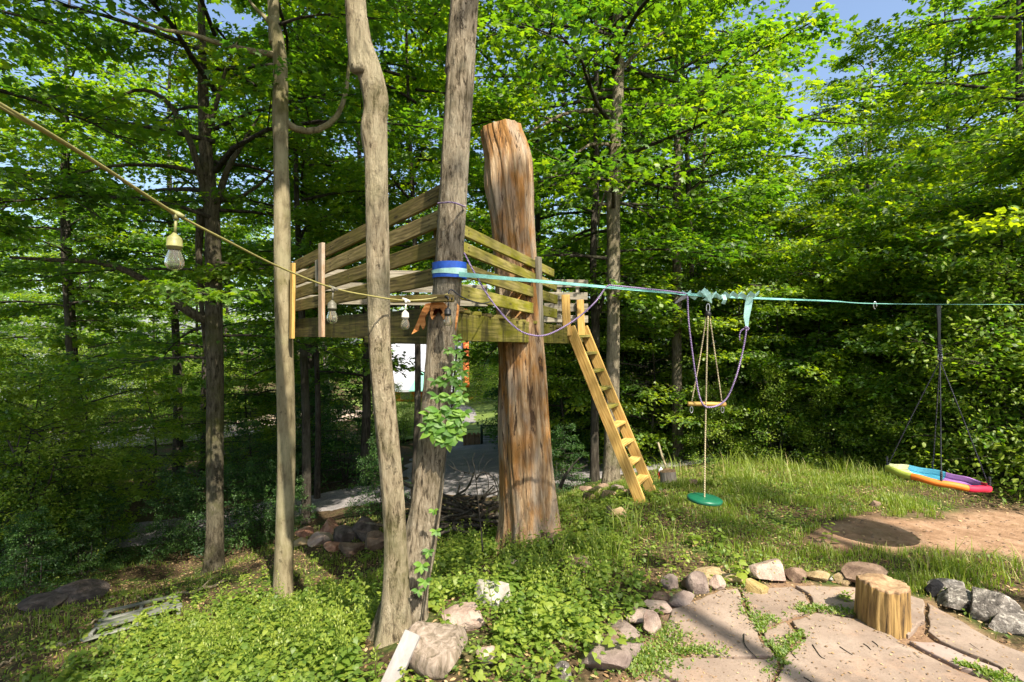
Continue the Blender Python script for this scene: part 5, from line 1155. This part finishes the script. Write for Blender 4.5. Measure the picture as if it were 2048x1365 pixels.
for L_, r_ in [([(62, 1075), (66, 1040), (70, 1020), (62, 985), (50, 950), (30, 910), (15, 880)], .035), ([(70, 1020), (85, 990), (100, 960), (110, 925)], .025), ([(62, 985), (75, 950), (80, 900)], .018), ([(50, 950), (30, 935), (8, 930)], .014), ([(30, 910), (40, 870), (42, 840)], .012)]:
    c = catmull(np.array([tuple(P(a_, b2, D_)) for a_, b2 in L_]), 14); g.add(*tube(c, np.linspace(r_, r_ * .4, 14), 6))
rt = P(62, 1075, D_); z_ = gzs(rt.x, rt.y); g.add(*tube([(rt.x, rt.y, z_ - .1), tuple(rt)], [.05, .036], 7))
so = empty('small_tree', (rt.x, rt.y, z_), 'small dark multi-stemmed tree forking low at the left edge of the view', 'tree')
g.build('trunk', BARK_DARK, so); c = link('crown', SH[1], so, loc=rt + Vector((-.2, .4, .6))); c.scale = (.7, .7, .6)
# twig stick near wood edge
G_ = G(); G_.add(*tube(catmull(np.array([tuple(P(1316, 885, 9.4)), tuple(P(1325, 915, 9.3)), tuple(P(1336, 945, 9.2))]), 8), .02, 6)); tag(G_.build('leaning_stick', BARK_GREY, origin=tuple(P(1336, 945, 9.2))), 'thin grey stick leaning behind the small standing log', 'stick')
G_ = G(); G_.add(*tube(catmull(np.array([tuple(P(1120, 975, 8)), tuple(P(1132, 950, 8)), tuple(P(1142, 935, 8)), tuple(P(1160, 915, 8))]), 8), [.03, .028, .025, .022, .02, .016, .012, .008], 6)); G_.add(*tube([P(1142, 935, 8), P(1158, 938, 8), P(1175, 930, 8)], .01, 5)); tag(G_.build('dead_branch', BARK_DARK, origin=tuple(P(1120, 975, 8))), 'dark dead branch poking up right of the dead trunk', 'branch')

# ------------------------------------------------------------------ house, gate and fence far below
D_ = 45.0; hz = P(850, 806, D_).z
hs = empty('chalet', (-7.5, D_ + 3, hz), 'chalet with a pale grey roof and orange trim seen between the trunks', 'house')
ORG = woodmat('orange_logs', (.42, .10, .015), (.58, .17, .03), (.70, .26, .06)); RED = plain('red_door_paint', (.45, .03, .015), .5)
SHING = stonemat('grey_shingles', [(.20, .215, .25), (.28, .295, .34), (.36, .38, .43)], nscale=3, bs=.2); GRN = plain('green_metal_roof', (.16, .36, .30), .4, nscale=4, var=.1); GLS = plain('window_glass', (.05, .06, .07), .08, spec=.8)
def bxo(name, a_, b2, mat, parent, label=None):
    a_, b2 = Vector(a_), Vector(b2); s = b2 - a_; me = box_mesh(abs(s.x), abs(s.y), abs(s.z), .01); me.materials.append(mat); o = bpy.data.objects.new(name, me); COL.objects.link(o)
    par = Vector((0, 0, 0)); r_ = parent
    while r_ is not None: par += r_.location; r_ = r_.parent
    o.location = (a_ + b2) / 2 - par; o.parent = parent
    if label: o['label'] = label
    return o
X = lambda px, D=45.0: (px - CX) / F * D
Z = lambda py, D=45.0: EYE + (CY - py) / F * D
wall = bxo('wall', (X(776), 45.4, hz - .5), (X(916), 52, Z(776)), ORG, hs)
for k, (zz) in enumerate(np.linspace(hz + .15, Z(782), 4)): bxo('log_course', (X(775), 45.28, zz), (X(917), 45.39, zz + .2), ORG, hs)
bxo('door', (X(838), 45.2, hz), (X(849), 45.27, Z(783)), RED, hs)
for a_, b2 in ((800, 822), (856, 870)): w_ = bxo('window', (X(a_), 45.18, Z(800)), (X(b2), 45.27, Z(785)), plain('frame_paint', (.5, .4, .3)), hs); bxo('pane', (X(a_ + 2), 45.14, Z(799)), (X(b2 - 2), 45.17, Z(786)), GLS, w_)
# roof slope: eave towards the drive, ridge behind; rakes trimmed orange
g = G(); ez, rz_ = Z(779), Z(620); V = [(X(792), 44.6, ez), (X(928), 44.6, ez), (X(912), 50, rz_), (X(745), 50, rz_), (X(792), 44.6, ez - .2), (X(928), 44.6, ez - .2), (X(912), 50, rz_ - .2), (X(745), 50, rz_ - .2), (X(912), 56, ez), (X(745), 56, ez)]
g.add(V, [(0, 1, 2), (0, 2, 3), (4, 6, 5), (4, 7, 6), (0, 4, 5), (0, 5, 1), (1, 5, 6), (1, 6, 2), (0, 3, 7), (0, 7, 4), (3, 2, 8), (3, 8, 9)]); g.build('roof', SHING, hs, smooth=False)
board('fascia', (X(934), 44.5, Z(772)), (X(921), 49.9, Z(610)), .5, .35, plain('orange_trim', (.70, .15, .02), .5), hs, wdir=(1, 0, 0), label='orange rake board of the roof')
board('fascia', (X(786), 44.5, Z(775)), (X(740), 49.9, Z(618)), .3, .3, plain('orange_trim_dark', (.5, .13, .03), .5), hs, wdir=(1, 0, 0))
g = G(); g.add([(X(822), 44.0, Z(779)), (X(858), 44.0, Z(779)), (X(852), 45.3, Z(745)), (X(838), 45.3, Z(745)), (X(822), 44.0, Z(781)), (X(858), 44.0, Z(781))], [(0, 1, 2), (0, 2, 3), (4, 5, 1), (4, 1, 0)]); g.build('porch_roof', GRN, hs, smooth=False)
for k in range(7): bxo('baluster', (X(920 + k * 4), 44.6, Z(810)), (X(921.3 + k * 4), 44.68, Z(796)), ORG, hs)
bxo('porch_rail', (X(918), 44.55, Z(797)), (X(948), 44.7, Z(794.5)), ORG, hs)
bxo('porch_post', (X(919), 44.5, Z(812)), (X(923), 44.7, Z(770)), ORG, hs)
# gate and board fence
D2 = 21.0; gt = empty('gate', P(962, 893, D2), 'dark green mesh gate beside the wooden fence at the end of the drive', 'gate')
DG = plain('dark_green_metal', (.02, .05, .03), .5)
for a_ in (963, 998): G().add(*tube([P(a_, 896, D2), P(a_, 850, D2)], .045, 8)).build('post', DG, gt)
G().add(*tube([P(963, 852, D2), P(998, 852, D2)], .025, 6)).build('rail', DG, gt); G().add(*tube([P(963, 892, D2), P(998, 892, D2)], .025, 6)).build('rail', DG, gt)
for k in range(13): G().add(*tube([P(965.5 + k * 2.6, 852, D2), P(965.5 + k * 2.6, 892, D2)], .010, 4)).build('wire', DG, gt)
for k in range(8): G().add(*tube([P(963, 856 + k * 4.7, D2), P(998, 856 + k * 4.7, D2)], .008, 4)).build('wire', DG, gt)
fn = empty('board_fence', P(940, 893, D2), 'low weathered brown board fence left of the green gate', 'fence'); FB = woodmat('fence_wood', (.12, .07, .035), (.25, .15, .08), (.36, .24, .14))
for k in range(11): w_ = (P(928 + k * 3.1, 0, D2).x); board('fence_board', (w_, D2, P(0, 893, D2).z), (w_, D2, P(0, 867, D2).z + .05 * math.sin(k * 2.2)), .058, .03, FB, fn, wdir=(1, 0, 0))
board('fence_rail', P(924, 872, D2 + .05), P(962, 872, D2 + .05), .08, .04, FB, fn); G().add(*tube([P(926, 860, D2), P(962, 858, D2)], .012, 5)).build('wire', DG, fn)
# cabin corner at the right, high among the trees
D3 = 14.0; cb = empty('cabin', (14.6, 14.5, gzs(14.6, 14.5)), 'corner of a cabin with a grey roof edge showing through leaves at the right edge', 'house')
zc_ = gzs(14.6, 14.5)
bxo('wall', (14.0, 13.8, zc_ - .3), (20, 18, 2.3), woodmat('cabin_wall', (.16, .07, .03), (.30, .14, .06), (.42, .22, .10)), cb)
board('roof', (13.4, 13.3, 2.62), (20.5, 13.3, 2.2), .12, .5, plain('grey_roof_edge', (.4, .38, .38), .7), cb)
board('roof', (13.4, 15.5, 3.0), (20.5, 15.5, 2.9), 4.6, .12, SHING, cb, wdir=(0, 1, .25))
w_ = bxo('window', (15, 13.7, 1.0), (16, 13.79, 2.0), plain('cabin_frame', (.4, .35, .3)), cb); bxo('pane', (15.08, 13.66, 1.08), (15.92, 13.69, 1.92), GLS, w_)
# pale house glimpsed through leaves on the left
ph = empty('pale_house', (-36, 42, -1.5), 'pale house glimpsed through the leaves at the left edge', 'house'); pz = gzs(-36, 42)
bxo('wall', (-42, 40, pz - .5), (-33.5, 47, P(0, 772, 40).z + .6), plain('pale_siding', (.5, .52, .55), .6, nscale=3), ph)
g = G(); zt = P(0, 745, 40).z; g.add([(-42.5, 39.5, zt - .6), (-33, 39.5, zt - .6), (-33, 43.5, zt + 1.4), (-42.5, 43.5, zt + 1.4), (-42.5, 47.5, zt - .6), (-33, 47.5, zt - .6)], [(0, 1, 2), (0, 2, 3), (3, 2, 5), (3, 5, 4)]); g.build('roof', SHING, ph, smooth=False)
for a_ in (-40, -37.5, -35): w_ = bxo('window', (a_, 39.93, pz + .8), (a_ + 1, 39.99, pz + 1.9), plain('white_frame', (.7, .7, .7)), ph); bxo('pane', (a_ + .1, 39.89, pz + .9), (a_ + .9, 39.92, pz + 1.8), GLS, w_)

# ------------------------------------------------------------------ ground plants
def samp(n, x0, x1, y0, y1, seed):
    q = np.random.default_rng(seed); x = q.uniform(x0, x1, n); y = q.uniform(y0, y1, n); z = gz(x, y); px, py = pipix(x, y, z); return q, x, y, z, px, py
def trees_clear(x, y):
    k = np.ones(len(x), bool)
    for cx_, cy_, r_ in [(-.78, 3.60, .27), (-.70, 3.42, .22), (.2, 5.75, .36), (-2.95, 6.6, .14)]: k &= (x - cx_) ** 2 + (y - cy_) ** 2 > r_ * r_
    return k
def greenz(px, py):
    """lush patches by place: 0..1"""
    return np.clip(np.maximum.reduce([ell(px, py, 700, 1330, 520, 170), ell(px, py, 1060, 1210, 330, 190), ell(px, py, 1450, 1050, 420, 120), ell(px, py, 420, 1400, 380, 120)]) * 3, 0, 1)
# leafy weeds
g = G(); q, x, y, z, px, py = samp(12000, -5.5, 2.2, 2.3, 7.5, 1)
lush = greenz(px, py); keep = trees_clear(x, y) & ~inpoly(x, y, PATW) & (q.uniform(0, 1, len(x)) < (.05 + .62 * lush * np.where(px > 1250, .12, 1) * np.clip(.65 + 1.7 * fnoise(x * 3.3, y * 3.3, s=21), .04, 1.15)) * np.where((px > 780) & (px < 1000) & (py > 1225), .25, 1)) & (px > -100) & (py < 1460) & (px < 1560)
x, y, z, px, py = x[keep], y[keep], z[keep], px[keep], py[keep]; N = len(x)
SZ = np.where(q.uniform(0, 1, N) < .15, 1.6, q.uniform(.6, 1.15, N))
for k in range(N):
    near = 1 if py[k] > 1090 else .6
    h = q.uniform(.05, .24) * near * (1.7 if q.random() < .10 else .9); nl = int(6 + h * 40); t = q.uniform(.25, 1, nl); a = np.arange(nl) * 2.4 + q.uniform(0, 6)
    lx, ly = q.normal(0, .12, 2); p = np.stack([x[k] + lx * h * t + .035 * np.cos(a) * (1.2 - t * .5), y[k] + ly * h * t + .035 * np.sin(a) * (1.2 - t * .5), z[k] + h * t], 1)
    scatter(g, HEART, p, a + q.normal(0, .4, nl), q.normal(-.2, .3, nl), q.normal(0, .25, nl), q.uniform(.026, .055, nl) * (1.25 - .5 * t) * SZ[k], np.clip(q.uniform(.2, .8) + q.normal(0, .12, nl) + .1, 0, 1))
q2 = np.random.default_rng(91)
for px0, py0, rx, ry, cnt in [(640, 1290, 260, 80, 170), (420, 1330, 160, 40, 60), (1080, 1180, 180, 90, 80), (900, 1120, 80, 40, 26)]:
    for k in range(cnt):
        p_ = hit(px0 + q2.normal(0, .5) * rx, min(1400, py0 + q2.normal(0, .5) * ry)); h = q2.uniform(.16, .42); nl = int(14 + h * 50); t = np.linspace(.1, 1, nl); a = np.arange(nl) * 2.4 + k
        if inpoly(np.array([p_.x]), np.array([p_.y]), PATW)[0] or (p_.x + .76) ** 2 + (p_.y - 3.5) ** 2 < .14: continue
        lx, ly = q2.normal(0, .10, 2); ax = np.stack([p_.x + lx * h * t, p_.y + ly * h * t, p_.z + h * t], 1); pos = ax + np.stack([.018 * np.cos(a), .018 * np.sin(a), 0 * a], 1) * (1.3 - t)[:, None]
        top_ = t > .62; scatter(g, HEART if k % 3 else OVAL, pos[~top_], a[~top_], q2.normal(-.1, .25, (~top_).sum()), q2.normal(0, .2, (~top_).sum()), q2.uniform(.035, .075) * (1.3 - t[~top_]), np.clip(q2.normal(.55, .15, (~top_).sum()), 0, 1))
        scatter(g, OVAL, pos[top_], a[top_], q2.normal(.9, .15, top_.sum()), q2.normal(0, .2, top_.sum()), np.full(top_.sum(), .024), np.full(top_.sum(), .9)); V_, T_ = tube(ax[::5], .0022, 3, False); g.add(V_, T_, 0, .6)
tag(g.build('weeds', [WEEDLEAF], smooth=False), 'lush bright green weeds covering the slope round the tree bases', 'weeds', kind='stuff')
# low ground cover
g = G(); q, x, y, z, px, py = samp(160000, -8, 8, 2.2, 10, 2)
den = .16 + .8 * greenz(px, py); den = den * np.clip(1.1 + 1.4 * fnoise(x * 2.2, y * 2.2, s=9), .1, 1.3)
keep = trees_clear(x, y) & ~inpoly(x, y, PATW) & (dirtmask(x, y) < .02) & (q.uniform(0, 1, len(x)) < den * .55) & (px > -200) & (px < 2300)
x, y, z = x[keep], y[keep], z[keep]; N = len(x); a = q.uniform(0, 6.28, N)
scatter(g, QUAD, np.stack([x, y, z + q.uniform(.005, .06, N)], 1), a, q.normal(0, .35, N), q.normal(0, .3, N), q.uniform(.018, .045, N), np.clip(q.normal(.45, .2, N), 0, 1))
tag(g.build('ground_cover', [WEEDLEAF], smooth=False), 'low leafy ground cover on the clearing and the slope', 'ground cover', kind='stuff')
# grass
def grass(name, n, x0, x1, y0, y1, seed, fden, hmin, hmax, lab, wid=.0035, lean=.45):
    q, x, y, z, px, py = samp(n, x0, x1, y0, y1, seed); keep = trees_clear(x, y) & (q.uniform(0, 1, n) < fden(x, y, px, py)); x, y, z = x[keep], y[keep], z[keep]; N = len(x)
    cl = .6 + .75 * fnoise(x * 5, y * 5, s=seed); h = q.uniform(hmin, hmax, N) * np.clip(cl, .3, 1.2); a = q.uniform(0, 6.28, N); l = q.uniform(.1, 1, N) * lean * h; w = wid * q.uniform(.7, 1.4, N)
    ca, sa = np.cos(a), np.sin(a); b = np.stack([x, y, z - .005], 1); sd = np.stack([-sa, ca, 0 * a], 1) * w[:, None]; o1 = np.stack([ca * l * .35, sa * l * .35, h * .6], 1); o2 = np.stack([ca * l * 1.3, sa * l * 1.3, h * .97], 1)
    V = np.stack([b - sd, b + sd, b + o1 - sd * .8, b + o1 + sd * .8, b + o2], 1).reshape(-1, 3); T = np.array([(0, 1, 3), (0, 3, 2), (2, 3, 4)])[None] + (np.arange(N) * 5)[:, None, None]
    g = G(); g.add(V, T.reshape(-1, 3), 0, np.repeat(np.clip(q.normal(.5, .22, N), 0, 1), 5)); return tag(g.build(name, [GRASSM], smooth=False), lab, 'grass', kind='stuff')
def fd(x, y, px, py):
    lawn = np.clip(ell(px, py, 1440, 1040, 520, 150) * 3.5, 0, 1); strip_ = np.clip(ell(px, py, 1900, 1160, 260, 42) * 3, 0, 1); back = np.clip(ell(px, py, 1560, 955, 330, 55) * 3, 0, 1)
    d = np.maximum.reduce([lawn * .8, strip_, back * .9, np.full(len(px), .05)]) * np.clip(1 + 1.3 * fnoise(x * 2.5, y * 2.5, s=4), 0.03, 1.3) * np.clip(.9 + 1.2 * fnoise(x * .9 + 3, y * 1.1, s=31), .15, 1)
    return np.where(inpoly(x, y, PATW) | (dirtmask(x, y) > .05), 0, d)
grass('grass', 170000, -.8, 7.5, 3.4, 9, 3, fd, .035, .14, 'bright tufty grass of the clearing under the swings')
def fb(x, y, px, py):
    e = np.maximum(ell(px, py, 1560, 940, 330, 40), ell(px, py, 1930, 1150, 200, 30)); e = np.maximum(e, .5 * ell(px, py, 1230, 1110, 160, 90)); return np.where(inpoly(x, y, PATW) | (dirtmask(x, y) > .0), 0, np.clip(e * 2, 0, .6) * np.clip(.4 + 2 * fnoise(x * 3, y * 3, s=55), 0, 1))
grass('long_grass', 30000, -.5, 8, 3.4, 9.5, 15, fb, .18, .42, 'long arching grass along the wood edge and the worn earth', .004, .9)
def fl(x, y, px, py): return .35 * np.clip(.6 + 1.6 * fnoise(x * 1.3, y * 1.3, s=14), 0, 1)
grass('slope_grass', 60000, -8, -.8, 3.2, 9.5, 6, fl, .04, .14, 'thin shaded grass on the slope round the pallet', .005)
# moss and tufts in the joints between flagstones
J = [[(1479, 1175), (1486, 1197), (1497, 1226), (1519, 1255), (1526, 1281), (1556, 1310), (1563, 1332), (1534, 1365)], [(1519, 1255), (1577, 1237), (1629, 1222)], [(1577, 1237), (1603, 1274), (1577, 1296), (1563, 1318)], [(1330, 1312), (1384, 1310), (1440, 1312)], [(1921, 1337), (1976, 1356), (2020, 1375)], [(1629, 1222), (1680, 1230), (1735, 1238)], [(1320, 1250), (1345, 1290), (1330, 1320), (1300, 1340)], [(1255, 1300), (1290, 1330), (1270, 1350)]]
g = G(); q = np.random.default_rng(8); px_, py_ = [], []
for ji, Lj in enumerate(J):
    L_ = np.array([onz(a_, b2, .0) for a_, b2 in Lj]); n_ = [900, 700, 500, 500, 600, 500, 1200, 800][ji]; t = q.uniform(0, len(L_) - 1, n_); k = np.minimum(t.astype(int), len(L_) - 2); u = (t - k)[:, None]; p = L_[k] * (1 - u) + L_[k + 1] * u
    wj = .015 + .03 * np.clip(fnoise(t * 3, t * 1.1, s=ji) + .3, 0, 1) + (.05 if ji > 5 else 0); p = p + q.normal(0, 1, (n_, 2)) * wj[:, None]; kk = fnoise(t * 2.2, t, s=ji + 2) > -.25; px_.append(p[kk])
p = np.concatenate(px_); N = len(p); scatter(g, QUAD, np.column_stack([p, np.full(N, .028)]), q.uniform(0, 6.28, N), q.uniform(.1, 1.2, N), q.normal(0, .4, N), q.uniform(.010, .03, N), np.clip(q.normal(.5, .2, N), 0, 1))
tag(g.build('moss', [WEEDLEAF], smooth=False), 'moss and tiny weeds growing in the joints between the flagstones', 'moss', kind='stuff')
# dry leaf litter and crumbs
g = G(); q, x, y, z, px, py = samp(60000, -7, 8, 2.3, 10, 12); pin = inpoly(x, y, PATW); keep = (q.uniform(0, 1, len(x)) < np.where(pin, .9, np.where(dirtmask(x, y) > .05, .10, .45)))
x, y, z, pin = x[keep], y[keep], z[keep], pin[keep]; N = len(x); z = np.where(pin, .034, z + .008)
scatter(g, OVAL, np.stack([x, y, z], 1), q.uniform(0, 6.28, N), q.normal(0, .15, N), q.normal(0, .2, N), np.where(pin, q.uniform(.004, .024, N) ** 1.0, q.uniform(.015, .05, N)), q.uniform(0, 1, N))
m, n, b, out = newmat('dry_leaf'); at = n.nodes.new('ShaderNodeAttribute'); at.attribute_name = 'tint'; r = ramp(n, [(0, (.10, .055, .025)), (.5, (.26, .16, .07)), (1, (.42, .31, .17))]); n.links.new(at.outputs['Fac'], r.inputs[0]); n.links.new(r.outputs[0], b.inputs['Base Color']); b.inputs['Roughness'].default_value = .85
tag(g.build('leaf_litter', [m], smooth=False), 'dry brown leaf litter scattered over the ground', 'leaf litter', kind='stuff')
g = G(); q = np.random.default_rng(33)
for k in range(420):
    x_, y_ = q.uniform(2.6, 7.5), q.uniform(4.5, 6.3)
    if dirtmask(np.array([x_]), np.array([y_]))[0] < .02: continue
    r_ = q.uniform(.004, .016); V, T = lathe([(.1 * r_, r_ * .7), (.8 * r_, r_ * .4), (r_, 0), (.9 * r_, -.5 * r_)], 6); g.add(V + [x_, y_, gzs(x_, y_)], T)
tag(g.build('pebbles', [MR['brown']], smooth=False), 'small pebbles and crumbs scattered over the worn reddish earth', 'pebbles', kind='stuff')
# twigs on the patio
for k, (a_, b2, c_, d_, e_, f_) in enumerate([(1488, 1268, 1490, 1290, 1515, 1318), (1625, 1290, 1640, 1312, 1650, 1318), (1680, 1294, 1692, 1302, 1705, 1310), (1727, 1288, 1735, 1293, 1742, 1300), (1745, 1283, 1752, 1288, 1758, 1294), (1940, 1288, 1950, 1295, 1958, 1300), (1608, 1355, 1620, 1362, 1628, 1368), (1580, 1300, 1588, 1312, 1592, 1316)]):
    pts_ = [Vector((*onz(x_, y_, .03), .030)) for x_, y_ in ((a_, b2), (c_, d_), (e_, f_))]; g = G(); g.add(*tube(catmull(np.array([tuple(p) for p in pts_]), 8), np.linspace(.004, .002, 8), 5))
    tag(g.build('twig', BARK_DARK, origin=tuple(pts_[0])), ['longest curved dark twig on the left flagstone', 'curved twig at the left of the big central flagstone', 'slanting twig in the middle of the central flagstone', 'short twig left of the log foot', 'shortest twig just under the log foot', 'twig on the right flagstone below the rough boulders', 'twig near the bottom edge on the central flagstone', 'twig in the narrow joint by the small flagstone'][k], 'twig', 'twigs on the patio')
# tall weeds that stand out
def tallweed(px_, py_, hp, lab, nl=26, size=.06, tm=OVAL, seed=0, spike=False, spread=.10, D=None):
    p0 = hit(px_, py_); u = p0.y / F; h = hp * u; q = np.random.default_rng(seed); root = empty('weed_plant', p0, lab, 'plant')
    g = G(); L_ = np.array([(0, 0, -.02), (.02, .0, h * .5), (q.normal(0, .04), 0, h)]) + np.array(p0); g.add(*tube(catmull(L_, 8), np.linspace(.005, .002, 8), 5)); g.build('stem', GRASSM, root)
    t = np.linspace(.18, 1, nl); a = np.arange(nl) * 2.4; s = size * (1.15 - .6 * t); pos = np.stack([p0.x + spread * .25 * np.cos(a) * (1 - t), p0.y + spread * .25 * np.sin(a) * (1 - t), p0.z + h * t], 1)
    if spike: s = np.where(t > .6, size * .35, s)
    g = G(); scatter(g, tm, pos, a, q.normal(.25 if spike else -.05, .2, nl), q.normal(0, .2, nl), s, np.clip(q.normal(.6, .15, nl), 0, 1)); g.build('leaves', [WEEDLEAF], root, smooth=False)
for k, (a_, b2, h_, lab, nl, sz, tm, sp_) in enumerate([(945, 1135, 75, 'bushy bright plant with narrow leaves below the brush pile', 60, .11, OVAL, False), (915, 1150, 60, 'shorter bright plant just left of the bushy narrow-leaved one', 44, .09, OVAL, False),
        (720, 1290, 95, 'tall weed spike left of the twin trunks', 34, .05, HEART, True), (660, 1300, 80, 'weed spike below the slim tree', 30, .05, HEART, True), (450, 1300, 95, 'tallest weed spike on the shaded slope right of the pallet', 34, .05, HEART, True), (500, 1330, 60, 'short weed spike in front of the tallest one', 26, .05, HEART, True),
        (1250, 1140, 60, 'thin weed in the grass below the ladder', 22, .05, HEART, True), (1060, 1200, 90, 'leafy stalk in the weeds below the dead trunk', 34, .07, HEART, True), (1478, 1170, 55, 'broad-leaved seedling growing over the patio edge stones', 7, .12, HEART, False),
        (340, 1185, 50, 'young plant catching light on the slope above the pallet', 22, .09, OVAL, False), (1660, 1090, 50, 'leafy seedling in shade at the edge of the worn earth', 12, .09, OVAL, False), (840, 1345, 40, 'small leafy plant in front of the ribbed boulder', 14, .09, HEART, False), (1990, 1240, 30, 'sprig growing among the rough boulders', 10, .05, OVAL, False), (1690, 1210, 22, 'leafy tuft in the joint left of the log seat', 26, .06, OVAL, False), (1425, 975, 60, 'grassy weed behind the green disc seat', 24, .12, OVAL, False)]):
    tallweed(a_, b2, h_, lab, nl, sz, tm, k, sp_)
print('TRIS', sum(len(m_.polygons) for m_ in bpy.data.meshes), 'objs', len(bpy.data.objects), 'leaf parts', nleaf)
